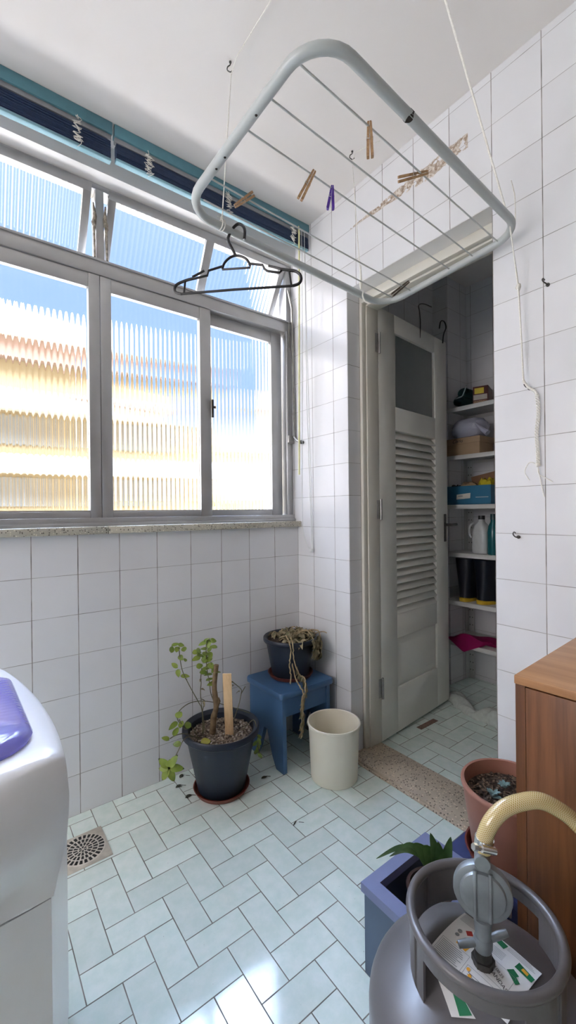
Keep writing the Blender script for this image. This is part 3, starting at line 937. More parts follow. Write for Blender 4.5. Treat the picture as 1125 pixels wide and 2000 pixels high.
b.tube(bez([hkp, (-0.020, -1.160, 1.505), (-0.010, -1.176, 1.49), (-0.010, -1.184, 1.475)], 4), 0.004, 7)
# braided tail
br = bez([(-0.010, -1.184, 1.475), (-0.010, -1.188, 1.42), (-0.010, -1.182, 1.36), (-0.010, -1.185, 1.30), (-0.010, -1.185, 1.262)], 14)
for ph in range(3):
    b.tube([p + V((0.0034 * math.cos(i * 1.0 + ph * 2.1) - 0.001, 0.0046 * math.sin(i * 1.0 + ph * 2.1), 0)) for i, p in enumerate(br)], 0.0017, 6)
b.ball((-0.010, -1.185, 1.262), 0.0065, u=8, v=6, jit=0.2)
b.tube(bez([(-0.010, -1.185, 1.262), (-0.014, -1.163, 1.272), (-0.014, -1.148, 1.245), (-0.012, -1.160, 1.217)], 6), 0.0014, 5)
b.tube(bez([(-0.010, -1.185, 1.260), (-0.012, -1.187, 1.235), (-0.012, -1.205, 1.222), (-0.008, -1.224, 1.208)], 6), 0.0014, 5)
b.tube(bez([(-0.010, -1.185, 1.260), (-0.008, -1.190, 1.22), (-0.007, -1.200, 1.165)], 6), 0.0016, 5)
b.tube([rk(0.395, -0.2566, 0.012), rk(0.392, -0.262, 0.09), V((-0.105, -1.158, 2.10))], 0.0016, 6)
tag(b.build('pull_cord', M_cord, origin=hkp), 'long white pull cord with a braided tail tied to a hook on the door wall', 'cord')

# ---------------------------------------------------------------- clothespins
def clothespin(label, A, B, m, opened=0.0, plastic=False):
    A, B = V(A), V(B)
    u = (B - A); L_ = min(u.length, 0.078); u.normalize()
    c = (A + B) / 2
    view = (c - V((-1.398, -1.752, 1.128))).normalized()
    sd = u.cross(view).normalized()
    Mx = frame(c, u, sd)
    t = thing('clothespin', label, 'clothespin', c, 0, 'clothespins on the rack')
    h = L_ / 2
    for s in (-1, 1):
        b = MB()
        if plastic:
            pts = [(-h, 0.0032 * s), (-h * 0.5, 0.0055 * s), (h * 0.1, 0.0075 * s), (h * 0.9, 0.0105 * s), (h, 0.0085 * s), (h, 0.0042 * s), (h * 0.3, 0.0016 * s), (-h * 0.1, 0.0003 * s), (-h, 0.0003 * s)]
            b.prism(pts if s > 0 else pts[::-1], 0.009, Mx @ Matrix.Translation((0, 0, -0.0045)))
        else:
            pts = [(-h, 0.0005 * s), (-h, 0.0042 * s), (-h + 0.004, 0.0052 * s), (0.0, 0.0066 * s), (h - 0.003, 0.0078 * s), (h, 0.0072 * s), (h, 0.0016 * s), (0.004, 0.0005 * s), (-h * 0.35, 0.0012 * s), (-h * 0.5, 0.0003 * s)]
            b.prism(pts if s > 0 else pts[::-1], 0.0095, Mx @ Matrix.Translation((0, 0, -0.00475)))
        b.build('jaw', m, t)
    b = MB()
    b.tube([Mx @ V((0.004 * math.cos(a) - 0.003, 0.0072 * math.sin(a), -0.0058 + 0.0116 * q / 24)) for q, a in enumerate([2 * PI * q / 8 for q in range(25)])], 0.0007, 5)
    b.tube([Mx @ V((-0.008, -0.0075, -0.006)), Mx @ V((-0.008, 0.0075, -0.006))], 0.0008, 5)
    b.build('spring', M_steel, t)
    return t
clothespin('wooden clothespin nearest the black hanger, lying along the picture', (-0.83, -0.788, 1.928), (-0.791, -0.818, 1.96), M_pin)
clothespin('wooden clothespin just left of the purple one', (-0.703, -0.96, 1.971), (-0.733, -0.938, 1.899), M_pin)
clothespin('purple plastic clothespin on the middle rung', (-0.637, -0.954, 1.966), (-0.641, -0.95, 1.907), M_purple, plastic=True)
clothespin('wooden clothespin hanging upright near the camera side of the rack', (-0.682, -1.121, 1.983), (-0.682, -1.122, 1.906), M_pin)
clothespin('wooden clothespin lying level beside the cracked tiles', (-0.465, -1.119, 1.978), (-0.524, -1.075, 1.96), M_pin)
clothespin('dark weathered clothespin at the rack end above the doorway', (-0.089, -0.784, 1.972), (-0.143, -0.743, 1.918), mat('weathered_wood', (0.11, 0.085, 0.06, 1), 0.8, var=0.3, scale=80))

# ---------------------------------------------------------------- clothes hanger
HO = V((-0.903, -0.558, 0)); HD = V((0.68966, -0.72414, 0))
def hg(s, z):
    return HO + HD * s + V((0, 0, z))
t = thing('clothes_hanger', 'black plastic clothes hanger hooked over the rack tube in front of the window', 'hanger', hg(0.19, 1.765))
b = MB()
b.tube([hg(*p) for p in [(0.187, 1.866), (0.183, 1.876), (0.168, 1.905), (0.166, 1.919)]], 0.0042, 8)
b.tube(bez([hg(*p) for p in [(0.166, 1.917), (0.172, 1.931), (0.183, 1.946), (0.196, 1.9545), (0.208, 1.950), (0.215, 1.938), (0.216, 1.924), (0.214, 1.908)]], 5), 0.0042, 8)
b.build('hook', M_black, t)
b = MB()
b.tube(bez([hg(*p) for p in [(0.148, 1.831), (0.154, 1.846), (0.168, 1.859), (0.187, 1.865), (0.207, 1.86), (0.222, 1.849), (0.231, 1.832)]], 4), 0.0036, 8)
b.tube([hg(0.231, 1.834), hg(0.231, 1.826), hg(0.148, 1.829), hg(0.148, 1.834)], 0.0030, 8)
b.tube([hg(*p) for p in [(0.231, 1.837), (0.267, 1.83), (0.272, 1.818), (0.281, 1.811), (0.315, 1.803), (0.321, 1.808), (0.318, 1.814), (0.284, 1.826)]], 0.0034, 8)
b.tube(bez([hg(*p) for p in [(0.318, 1.813), (0.343, 1.807), (0.36, 1.803), (0.373, 1.793), (0.377, 1.779), (0.37, 1.767), (0.353, 1.7625)]], 5), 0.0042, 8)
b.tube([hg(0.353, 1.7625), hg(0.19, 1.7675), hg(0.022, 1.770)], 0.0036, 8)
b.tube(bez([hg(*p) for p in [(0.022, 1.770), (0.006, 1.776), (0.002, 1.787), (0.010, 1.799), (0.038, 1.808), (0.064, 1.812)]], 5), 0.0042, 8)
b.tube([hg(*p) for p in [(0.148, 1.838), (0.107, 1.83), (0.103, 1.816), (0.064, 1.811), (0.057, 1.816), (0.094, 1.831)]], 0.0034, 8)
b.tube([hg(0.035, 1.806), hg(0.031, 1.771)], 0.003, 7); b.tube([hg(0.343, 1.806), hg(0.349, 1.764)], 0.003, 7)
b.build('hanger_body', M_black, t)

# wire hooks standing over the closet door
for lab, pts, r in (('long bent wire hook over the closet door top', [(0.569, -0.360, 2.06), (0.569, -0.364, 2.141), (0.56, -0.366, 2.199), (0.55, -0.367, 2.222), (0.565, -0.366, 2.240), (0.614, -0.362, 2.256), (0.685, -0.357, 2.262)], 0.003),
                    ('short black wire hook over the closet door, nearer its free edge', [(0.765, -0.352, 2.165), (0.781, -0.349, 2.205), (0.806, -0.346, 2.222), (0.836, -0.343, 2.218), (0.846, -0.3425, 2.19), (0.815, -0.347, 2.145), (0.800, -0.3500, 2.09)], 0.0036)):
    b = MB(); b.tube(bez(pts, 6), r, 7)
    tag(b.build('wire_hook', M_dsteel if r < 0.0033 else M_black, origin=pts[0]), lab, 'hook', 'wire hooks over the door')

# ---------------------------------------------------------------- washing machine
t = thing('washing_machine', 'white top loading washing machine with a purple lid at the left edge', 'washing machine', (-1.57, -0.85, 0))
# plan outlines: the body stands turned a little, the cap bulges and narrows to the back
WN, WF = V((-1.310, -1.107, 0)), V((-1.2195, -0.677, 0))
WL, WB = V((-1.800, -1.004, 0)), V((-1.712, -0.572, 0))
ch_ = (WL - WN).normalized(); pp_ = V((ch_.y, -ch_.x, 0))
if pp_.y > 0: pp_ = -pp_
NR, NB, NL, NF = 14, 8, 8, 18
def top_right(q):
    y = -1.118 + q * 0.440
    return V((-1.2905 - (0.36 * (y + 1.03) ** 2 if y > -1.03 else 0.75 * (y + 1.03) ** 2), y, 0))
def ring(k, out, fr, z, drop=0.0, inset=0.0):
    pts = []
    for m_ in range(NR):
        q = m_ / (NR - 1)
        p = WN.lerp(WF, q).lerp(top_right(q), k) + V((0.977, -0.21, 0)) * out
        pts.append((p, q))
    pr = pts[-1][0]; bl = WB + V((0.02, -0.02, 0)) * k
    for m_ in range(1, NB + 1):
        u = m_ / (NB + 1)
        pts.append((pr.lerp(bl, u) + V((0.1, 0.9, 0)) * 0.03 * math.sin(PI * u), 1.0))
    fl = WL
    for m_ in range(NL):
        u = m_ / (NL - 1)
        pts.append((bl.lerp(fl, u), 1.0 - u))
    p0 = pts[0][0]
    for m_ in range(1, NF + 1):
        u = 1 - m_ / (NF + 1)
        base_ = p0 + (fl - p0) * u
        pts.append((base_ + pp_ * (4 * 0.045 * u * (1 - u) + fr * min(1, 0.25 + 5 * u) * min(1, 6 * (1 - u)) * min(1, 9 * u)), 0.0))
    cen = V((-1.52, -0.86, 0))
    return [tuple(p + (cen - p).normalized() * inset + V((0, 0, z - drop * q))) for p, q in pts]
b = MB()
b.loft([ring(0, -0.001, 0, 0.02), ring(0, -0.001, 0, 0.58, 0.12), ring(0, -0.0015, 0, 0.6155, 0.155)])
b.build('body', M_white, t)
b = MB()
b.loft([ring(0.0, 0.0015, -0.002, 0.6175, 0.17), ring(0.06, 0.005, -0.012, 0.640, 0.165), ring(0.20, 0.009, -0.006, 0.664, 0.135), ring(0.34, 0.011, 0.018, 0.682, 0.11), ring(0.44, 0.0115, 0.034, 0.698, 0.09), ring(0.52, 0.0115, 0.040, 0.712, 0.07), ring(0.64, 0.011, 0.041, 0.730, 0.05),
        ring(0.80, 0.009, 0.036, 0.755, 0.02), ring(0.93, 0.005, 0.024, 0.782, 0.005), ring(1.0, 0.0, 0.010, 0.800), ring(1.0, -0.008, 0.0, 0.8055), ring(1.0, -0.018, -0.008, 0.808, inset=0.01)])
b.build('top_cap', M_white, t, ang=70)
M_lid = NT('purple_translucent_plastic')
M_lid.set(Base_Color=(0.42, 0.40, 0.90, 1), Roughness=0.12, IOR=1.3)
M_lid.b.inputs['Transmission Weight'].default_value = 0.55
M_lid.b.inputs['Coat Weight'].default_value = 0.4
wv = M_lid.n('ShaderNodeTexWave'); wv.bands_direction = 'Y'; wv.inputs['Scale'].default_value = 26.0; wv.inputs['Distortion'].default_value = 0.5
M_lid.link(M_lid.co(), wv.inputs['Vector'])
M_lid.bump(wv.outputs['Fac'], 0.10, 0.002)
def lsec(z, d):
    pts = rrect(-1.74 + d, -1.3235 - d, -1.078 + d, -0.76 - d, 0.05, 8)
    return [(x - 0.25 * max(0.0, y + 0.98) ** 2 * (1 if x > -1.5 else 0), y - 0.022 * (1 - ((x + 1.53) / 0.21) ** 2) * (1 if y < -0.94 else 0), z) for x, y in pts]
b = MB(); b.loft([lsec(0.8085, 0), lsec(0.813, -0.001), lsec(0.821, 0.003), lsec(0.826, 0.012), lsec(0.829, 0.05), lsec(0.829, 0.10)])
b.build('lid', M_lid.m, t, label='purple translucent lid')
for x, y in ((-1.35, -1.06), (-1.74, -0.97), (-1.27, -0.72), (-1.68, -0.62)):
    b = MB(); b.lathe([(0.0, 0), (0.02, 0), (0.022, 0.02), (0, 0.02)], 14, (x, y, 0)); b.build('foot', M_black, t)

# ---------------------------------------------------------------- floor drain
t = thing('floor_drain', 'square cream floor drain with a round slotted grate', 'drain', (-1.094, -0.197, 0.0))
b = MB()
cx, cy = -1.094, -0.197
b.box(cx - 0.076, cx + 0.076, cy - 0.08, cy + 0.08, -0.004, 0.003, bev=0.0015)
b.build('drain_frame', mat('dirty_cream_plastic', (0.58, 0.54, 0.46, 1), 0.6, var=0.12, scale=30), t)
b = MB(); b.lathe([(0.0, 0.0045), (0.067, 0.0045), (0.070, 0.003)], 48, (cx, cy, 0)); 
b.build('grate', mat('cream_grate_plastic', (0.66, 0.62, 0.54, 1), 0.5, var=0.06), t)
b = MB()
for r0, r1, n in ((0.050, 0.066, 26), (0.032, 0.046, 20), (0.016, 0.029, 13), (0.004, 0.013, 6)):
    for k in range(n):
        a0 = 2 * PI * k / n; a1 = a0 + 2 * PI / n * 0.62
        q = [(r0, a0), (r1, a0), (r1, (a0 + a1) / 2), (r1, a1), (r0, a1)]
        vs = [b.bm.verts.new((cx + r * math.cos(a), cy + r * math.sin(a), 0.0049)) for r, a in q]
        b._f(vs)
b.build('slot', M_black, t, smooth=False, label='black slots')

# ---------------------------------------------------------------- pots
def pot(b, c, r0, r1, h, lip=0.012, liph=0.022, wall=0.006, seg=56, depth=0.03):
    prof = [(0.0, 0.0), (r0 - 0.006, 0.0), (r0, 0.006), (r1 - lip, h - liph), (r1 - lip * 0.3, h - liph + 0.002), (r1, h - liph + 0.007), (r1, h - 0.004), (r1 - 0.003, h), (r1 - 0.009, h - 0.001), (r1 - lip - wall, h - 0.012), (r1 - lip - wall - 0.004, h - depth - 0.02), (0, h - depth - 0.02)]
    b.lathe(prof, seg, c)
def saucer(label, c, r, h=0.02):
    b = MB(); b.lathe([(0.0, 0.0), (r * 0.86, 0.0), (r * 0.90, 0.003), (r - 0.003, h - 0.003), (r, h), (r - 0.004, h), (r * 0.87, 0.006), (0.0, 0.005)], 56, c)
    return tag(b.build('plant_saucer', M_saucer, origin=c), label, 'saucer', 'red brown plant saucers')
def gravel(b, c, r, z, n, s=(0.003, 0.006), mats=1):
    for _ in range(n):
        a = random.uniform(0, 2 * PI); q = r * math.sqrt(random.random())
        b.mi = random.randrange(mats)
        b.ball((c[0] + q * math.cos(a), c[1] + q * math.sin(a), z + random.uniform(0, 0.003)), random.uniform(*s), 1, random.uniform(0.7, 1.3), 0.6, 6, 4, 0.2)
    b.mi = 0
def soil(b, c, r, z, bumpy=0.004, rings=8, seg=32):
    R = []
    for i in range(rings + 1):
        q = r * i / rings
        R.append([V((c[0] + q * math.cos(2 * PI * k / seg), c[1] + q * math.sin(2 * PI * k / seg), z + random.uniform(-bumpy, bumpy) * (1 if i < rings else 0))) for k in range(seg)])
    cen = b.bm.verts.new((c[0], c[1], z + bumpy))
    vs = [[b.bm.verts.new(p) for p in ring] for ring in R[1:]]
    for k in range(seg):
        b._f([cen, vs[0][k], vs[0][(k + 1) % seg]])
    for A, B in zip(vs, vs[1:]):
        for k in range(seg):
            b._f([A[k], B[k], B[(k + 1) % seg], A[(k + 1) % seg]])
    return b
def rdir(up=0.3):
    a = random.uniform(0, 2 * PI)
    return V((math.cos(a), math.sin(a), random.uniform(-0.3, up)))
M_peb = [mat('pebble_brown', (0.26, 0.20, 0.15, 1), 0.8, var=0.2), mat('pebble_tan', (0.33, 0.26, 0.20, 1), 0.8, var=0.2), mat('pebble_dark', (0.09, 0.07, 0.06, 1), 0.8, var=0.2), mat('pebble_pale', (0.42, 0.36, 0.30, 1), 0.8)]

# basil-like plant in the big navy pot
PC = (-0.572, -0.198, 0.008)
saucer('red brown saucer on the floor under the large navy pot', (-0.572, -0.198, 0.0), 0.114, 0.022)
t = thing('potted_plant', 'green leafy plant in a large navy pot on the floor by the wall', 'potted plant', PC)
b = MB(); pot(b, PC, 0.095, 0.156, 0.252, 0.016, 0.03, depth=0.03); b.build('pot', M_potnavy, t)
b = MB(); soil(b, PC, 0.128, 0.226, 0.004)
so_ = b.build('soil', M_soil, t)
b = MB(); gravel(b, PC, 0.124, 0.227, 900, (0.0028, 0.0058), 4); g_ = b.build('gravel', M_peb, t); g_['kind'] = 'stuff'
b = MB()
ZS = 0.226
b.tube(bez([(-0.604, -0.185, ZS), (-0.606, -0.200, 0.30), (-0.604, -0.219, 0.352), (-0.610, -0.216, 0.43), (-0.603, -0.222, 0.518)], 6), [0.013] * 8 + [0.011] * 9 + [0.010] * 8, 10)
b.tube([(-0.603, -0.222, 0.352), (-0.596, -0.226, 0.372), (-0.598, -0.224, 0.385)], [0.009, 0.008, 0.005], 7)
b.build('trunk', M_stem, t)
b = MB()
stems = [[(-0.63, -0.16, ZS), (-0.648, -0.180, 0.336), (-0.661, -0.178, 0.369), (-0.693, -0.153, 0.445), (-0.713, -0.138, 0.504), (-0.722, -0.131, 0.588)],
         [(-0.60, -0.19, ZS), (-0.608, -0.215, 0.344), (-0.622, -0.207, 0.407), (-0.625, -0.205, 0.444), (-0.633, -0.199, 0.503), (-0.635, -0.197, 0.574), (-0.632, -0.199, 0.62)],
         [(-0.55, -0.22, ZS), (-0.537, -0.271, 0.339), (-0.525, -0.281, 0.401), (-0.527, -0.28, 0.422), (-0.555, -0.258, 0.452)],
         [(-0.525, -0.281, 0.401), (-0.51, -0.29, 0.43)],
         [(-0.62, -0.15, ZS), (-0.632, -0.137, 0.369), (-0.63, -0.138, 0.425), (-0.631, -0.137, 0.446), (-0.632, -0.15, 0.49)],
         [(-0.64, -0.17, ZS), (-0.65, -0.19, 0.33), (-0.64, -0.19, 0.37), (-0.655, -0.19, 0.385)],
         [(-0.66, -0.17, ZS), (-0.70, -0.20, 0.29), (-0.735, -0.215, 0.30), (-0.755, -0.206, 0.34)],
         [(-0.66, -0.19, ZS), (-0.73, -0.21, 0.278), (-0.765, -0.205, 0.283), (-0.79, -0.20, 0.275)],
         [(-0.66, -0.20, ZS + 0.01), (-0.735, -0.225, 0.272), (-0.775, -0.24, 0.24), (-0.81, -0.25, 0.195)],
         [(-0.50, -0.25, ZS + 0.01), (-0.475, -0.29, 0.285), (-0.468, -0.305, 0.25), (-0.470, -0.318, 0.20), (-0.468, -0.322, 0.16)],
         [(-0.68, -0.13, ZS), (-0.72, -0.10, 0.30), (-0.65, -0.08, 0.33), (-0.55, -0.10, 0.31), (-0.46, -0.24, 0.29)]]
for s in stems:
    b.tube(bez(s, 6), 0.0018, 6)
b.build('stems', mat('thin_grey_stem', (0.16, 0.15, 0.09, 1), 0.8, var=0.2), t)
def cluster(b, pts, ln, wd, up=0.5, dr=0.3):
    for p in pts:
        d = rdir(0.1)
        view = (V((-1.4, -1.75, 1.13)) - V(p)).normalized()
        nrm = (V((0, 0, 1)) * up + view * 0.8 + V((random.uniform(-.5, .5), random.uniform(-.5, .5), random.uniform(-.2, .3)))).normalized()
        d = (d - nrm * d.dot(nrm)).normalized()
        l = ln * random.uniform(0.75, 1.15)
        b.leaf(V(p) - d * l * 0.5, d, nrm, l, wd * random.uniform(0.8, 1.15), random.uniform(0.05, dr), 0.2)
leafL = [(-0.732, -0.123, 0.601), (-0.714, -0.137, 0.599), (-0.744, -0.114, 0.582), (-0.727, -0.127, 0.582), (-0.705, -0.143, 0.583), (-0.716, -0.136, 0.548), (-0.702, -0.146, 0.54), (-0.736, -0.12, 0.518), (-0.725, -0.129, 0.487), (-0.703, -0.145, 0.475)]
leafC = [(-0.632, -0.199, 0.623), (-0.612, -0.215, 0.616), (-0.645, -0.189, 0.606), (-0.627, -0.203, 0.604), (-0.612, -0.215, 0.591), (-0.659, -0.179, 0.579), (-0.642, -0.192, 0.585), (-0.624, -0.206, 0.581), (-0.666, -0.174, 0.571), (-0.652, -0.184, 0.558), (-0.639, -0.194, 0.566), (-0.622, -0.207, 0.558), (-0.666, -0.174, 0.546), (-0.642, -0.191, 0.537), (-0.629, -0.201, 0.516), (-0.636, -0.196, 0.503), (-0.619, -0.209, 0.516), (-0.623, -0.206, 0.461), (-0.617, -0.211, 0.444), (-0.6, -0.224, 0.49), (-0.643, -0.191, 0.489), (-0.656, -0.181, 0.514), (-0.628, -0.20, 0.48), (-0.61, -0.215, 0.50), (-0.64, -0.19, 0.55), (-0.63, -0.20, 0.54)]
low1 = [(-0.755, -0.206, 0.358), (-0.772, -0.193, 0.318), (-0.765, -0.199, 0.294), (-0.749, -0.211, 0.322), (-0.728, -0.227, 0.32), (-0.797, -0.175, 0.269), (-0.762, -0.201, 0.246)]
b = MB(); cluster(b, leafL, 0.034, 0.020); cluster(b, leafC, 0.036, 0.022, 0.9, 0.5); cluster(b, low1, 0.040, 0.026)
c0 = V((-0.813, -0.250, 0.198))
for k, (p, l) in enumerate([((-0.839, -0.231, 0.226), 0.045), ((-0.794, -0.265, 0.236), 0.05), ((-0.812, -0.25, 0.222), 0.03), ((-0.840, -0.232, 0.197), 0.055), ((-0.776, -0.276, 0.194), 0.05), ((-0.834, -0.236, 0.158), 0.055), ((-0.803, -0.262, 0.154), 0.055)]):
    d = (V(p) - c0)
    b.leaf(c0, d, V((-0.5, -0.6, 0.6)), d.length * 1.2, 0.027, 0.12, 0.2)
for k in range(7):
    b.leaf((-0.470, -0.315, 0.235 - 0.012 * k), (random.uniform(-1, 1), random.uniform(-1, 1), -1.4), (-0.6, -0.7, 0.3), 0.036, 0.014, 0.2)
b.build('leaves', M_leafG, t)
b = MB()
b.leaf((-0.690, -0.250, 0.245), (0.9, -0.35, 0.12), (-0.2, -0.3, 1), 0.042, 0.034, 0.1, 0.2)
b.build('yellow_leaf', M_leafY, t, label='single yellow leaf on the gravel')
b = MB()
for p in ((-0.628, -0.137, 0.44), (-0.632, -0.138, 0.40), (-0.645, -0.185, 0.37), (-0.555, -0.257, 0.446), (-0.548, -0.262, 0.435), (-0.529, -0.279, 0.41), (-0.703, -0.146, 0.462)):
    b.leaf(p, rdir(0.0), (0, -0.5, 1), 0.022, 0.010, 0.6, 0.5)
b.build('withered_leaves', M_dry, t, label='withered grey leaves')
sA, sB = V((-0.545, -0.241, 0.226)), V((-0.594, -0.269, 0.494))
M_ = frame((sA + sB) / 2, V((0.796, -0.605, 0)), sB - sA)
b = MB(); b.box(-0.017, 0.017, -(sB - sA).length / 2, (sB - sA).length / 2, -0.0025, 0.0025, M_, 0.001)
tag(b.build('wooden_stake', M_stake, origin=(-0.545, -0.241, 0.226)), 'flat pale wooden stake stuck in the gravel of the navy pot', 'stake')

# stool in the corner with a wilted plant
def stool(label, x0, x1, y0, y1, h, mt, name='stool', cat='stool', notch=0.12):
    t = thing(name, label, cat, ((x0 + x1) / 2, (y0 + y1) / 2, 0))
    b = MB(); pts = rrect(x0, x1, y0, y1, 0.016, 4)
    b.loft([[(x, y, z) for x, y in [((px - (x0 + x1) / 2) * s + (x0 + x1) / 2, (py - (y0 + y1) / 2) * s + (y0 + y1) / 2) for px, py in pts]] for z, s in ((h - 0.026, 0.985), (h - 0.023, 1.0), (h - 0.005, 1.0), (h, 0.982))])
    b.build('seat', mt, t)
    ya, yb = y0 + 0.013, y1 - 0.010
    for s, xx in ((-1, x0 + 0.016), (1, x1 - 0.036)):
        b = MB()
        ym = (ya + yb) / 2
        # side board with a tall notch that leaves two splayed feet
        poly = [(ya, h - 0.026), (ya - 0.004, 0.0), (ya + 0.050, 0.0), (ya + 0.078, 0.045), (ym - 0.012, 0.150), (ym + 0.012, 0.150), (yb - 0.078, 0.045), (yb - 0.050, 0.0), (yb + 0.002, 0.0), (yb, h - 0.026)]
        Mx = Matrix(((0, 0, 1, xx), (1, 0, 0, 0), (0, 1, 0, 0), (0, 0, 0, 1)))
        left = poly[:4] + [poly[4], (ym, 0.150), (ym, h - 0.026)]
        right = [(ym, h - 0.026), (ym, 0.150)] + poly[5:]
        b.prism(left, 0.020, Mx); b.prism(right, 0.020, Mx)
        b.build('side_board', mt, t)
    b = MB(); b.box(x0 + 0.036, x1 - 0.036, y0 + 0.018, y0 + 0.036, h - 0.026 - 0.085, h - 0.026)
    b.build('apron', mt, t)
    b = MB(); b.box(x0 + 0.030, x1 - 0.030, y1 - 0.028, y1 - 0.010, h - 0.026 - 0.085, h - 0.026)
    b.build('apron', mt, t)
    return t
stool('blue painted wooden stool in the corner under the wilted plant', -0.338, -0.030, -0.295, -0.012, 0.348, M_blue)
SPC = (-0.166, -0.138, 0.356)
saucer('red brown saucer on the blue stool under the wilted plant', (-0.166, -0.138, 0.348), 0.108, 0.02)
t = thing('potted_plant', 'wilted trailing plant in a navy pot on the blue stool', 'potted plant', SPC)
b = MB(); pot(b, SPC, 0.088, 0.128, 0.180, 0.013, 0.024, depth=0.015); b.build('pot', M_potnavy, t)
b = MB(); soil(b, SPC, 0.106, 0.522, 0.006); b.build('soil', M_dsoil, t)
b = MB()
def wob(pts, k=5, j=0.003):
    return [p + V((random.uniform(-j, j), random.uniform(-j, j), random.uniform(-j, j))) for p in bez(pts, k)]
trail = [[(-0.19, -0.13, 0.53), (-0.235, -0.20, 0.558), (-0.247, -0.240, 0.535), (-0.252, -0.252, 0.50), (-0.262, -0.256, 0.45), (-0.262, -0.268, 0.40), (-0.275, -0.276, 0.375)],
         [(-0.17, -0.13, 0.53), (-0.222, -0.215, 0.556), (-0.236, -0.250, 0.52), (-0.238, -0.262, 0.46), (-0.222, -0.272, 0.41), (-0.206, -0.292, 0.385), (-0.216, -0.312, 0.352), (-0.234, -0.318, 0.31), (-0.240, -0.318, 0.25), (-0.246, -0.316, 0.20)],
         [(-0.247, -0.256, 0.45), (-0.246, -0.275, 0.40), (-0.240, -0.300, 0.365), (-0.236, -0.316, 0.335), (-0.246, -0.317, 0.28), (-0.240, -0.317, 0.22), (-0.246, -0.316, 0.165)],
         [(-0.15, -0.12, 0.53), (-0.12, -0.20, 0.565), (-0.12, -0.255, 0.53), (-0.125, -0.262, 0.49)],
         [(-0.12, -0.12, 0.53), (-0.06, -0.20, 0.56), (-0.055, -0.235, 0.52), (-0.06, -0.240, 0.45)]]
for s in trail:
    b.tube(wob(s), 0.0030, 6)
for _ in range(16):
    a = random.uniform(0, 2 * PI); q = 0.10 * math.sqrt(random.random())
    p0 = V((SPC[0] + q * math.cos(a), SPC[1] + q * math.sin(a), 0.528)); p1 = p0 + V((random.uniform(-.07, .07), random.uniform(-.07, .03), random.uniform(0.004, 0.03))); 
    p1.y = max(min(p1.y, -0.02), -0.25)
    b.tube(wob([p0, (p0 + p1) / 2 + V((0, 0, 0.014)), p1]), 0.0024, 5)
b.build('trailing_stems', M_drystem, t)
b = MB()
for _ in range(120):
    a = random.uniform(0, 2 * PI); q = 0.108 * math.sqrt(random.random())
    p = V((SPC[0] + 0.02 + q * math.cos(a), SPC[1] - 0.01 + q * math.sin(a), 0.532 + random.uniform(0, 0.018)))
    if p.x < -0.22: continue
    p.x = min(p.x, -0.045); p.y = min(p.y, -0.04)
    b.leaf(p, rdir(0.1), (random.uniform(-.6, .6), random.uniform(-.6, .6), 1), 0.038, 0.020, 0.7, 0.6)
for _ in range(120):     # bunch hanging over the right rim
    u = random.random(); z = random.uniform(0.425 + 0.05 * (1 - u), 0.54)
    a = math.radians(-75 + 62 * u)
    rr = 0.128 + random.uniform(0.004, 0.018)
    p = V((SPC[0] + rr * math.cos(a), SPC[1] + rr * math.sin(a), z))
    b.leaf(p, (random.uniform(-.6, .6), random.uniform(-.6, .6), -1.2), (math.cos(a), math.sin(a), 0.3), 0.036, 0.017, 0.4, 0.6)
for s in trail[1:3]:
    for p in bez(s, 9)[30:]:
        b.leaf(p, (random.uniform(-.7, .7), random.uniform(-.5, .5), -1.3), (random.uniform(-1, 1), -1, 0.2), 0.030, 0.009, 0.3, 0.7)
b.build('withered_leaves', M_dry, t)
b = MB()
for _ in range(13):
    a = math.radians(random.uniform(-40, -8)); rr = 0.140 + random.uniform(0, 0.01)
    p = V((SPC[0] + rr * math.cos(a), SPC[1] + rr * math.sin(a), random.uniform(0.44, 0.51)))
    p.x = min(p.x, -0.03)
    b.leaf(p, (random.uniform(-.5, .5), random.uniform(-.5, .5), -1.0), (math.cos(a), math.sin(a), 0.3), 0.042, 0.026, 0.3, 0.3)
b.build('dark_leaves', M_leafD, t, label='dark green leaves over the rim')

# waste bin
BC = (-0.155, -0.424, 0.0)
b = MB(); b.lathe([(0.0, 0.003), (0.092, 0.003), (0.094, 0.0), (0.098, 0.002), (0.099, 0.008), (0.1075, 0.222), (0.112, 0.224), (0.1135, 0.229), (0.1125, 0.2345), (0.109, 0.236), (0.1055, 0.234), (0.1045, 0.222), (0.096, 0.012), (0.0, 0.010)], 64, BC)
tag(b.build('waste_bin', M_bucket, origin=BC), 'empty cream plastic bin between the stool and the doorway', 'bin')

# plant stand with a square hole, near the gas cylinder
t = thing('plant_stand', 'lavender blue wooden stand with a square hole, beside the gas cylinder', 'plant stand', (-0.51, -1.13, 0))
xa, xb, ya, yb, h = -0.635, -0.372, -1.226, -1.027, 0.22
b = MB()
hx0, hx1, hy0, hy1 = -0.600, -0.407, -1.192, -1.057
for q in ((xa, hx0, ya, yb), (hx1, xb, ya, yb), (hx0, hx1, ya, hy0), (hx0, hx1, hy1, yb)):
    b.box(q[0], q[1], q[2], q[3], h - 0.022, h)
b.build('top_frame', M_lav, t)
b = MB()
b.box(xa + 0.006, xa + 0.024, ya + 0.006, yb - 0.006, 0, h - 0.0215); b.build('side_board', M_lavs, t)
b = MB(); b.box(xb - 0.024, xb - 0.006, ya + 0.006, yb - 0.006, 0, h - 0.0215); b.build('side_board', M_lavs, t)
b = MB(); b.box(xa + 0.024, xb - 0.024, yb - 0.024, yb - 0.006, 0.02, h - 0.0215); b.build('side_board', M_lavs, t)
b = MB(); b.box(xa + 0.024, xb - 0.024, ya + 0.006, ya + 0.024, 0.02, h - 0.0215); b.build('side_board', M_lavs, t)
b = MB(); b.box(xa + 0.024, xb - 0.024, ya + 0.024, yb - 0.024, 0.055, 0.070); b.build('inner_shelf', M_navyp, t)
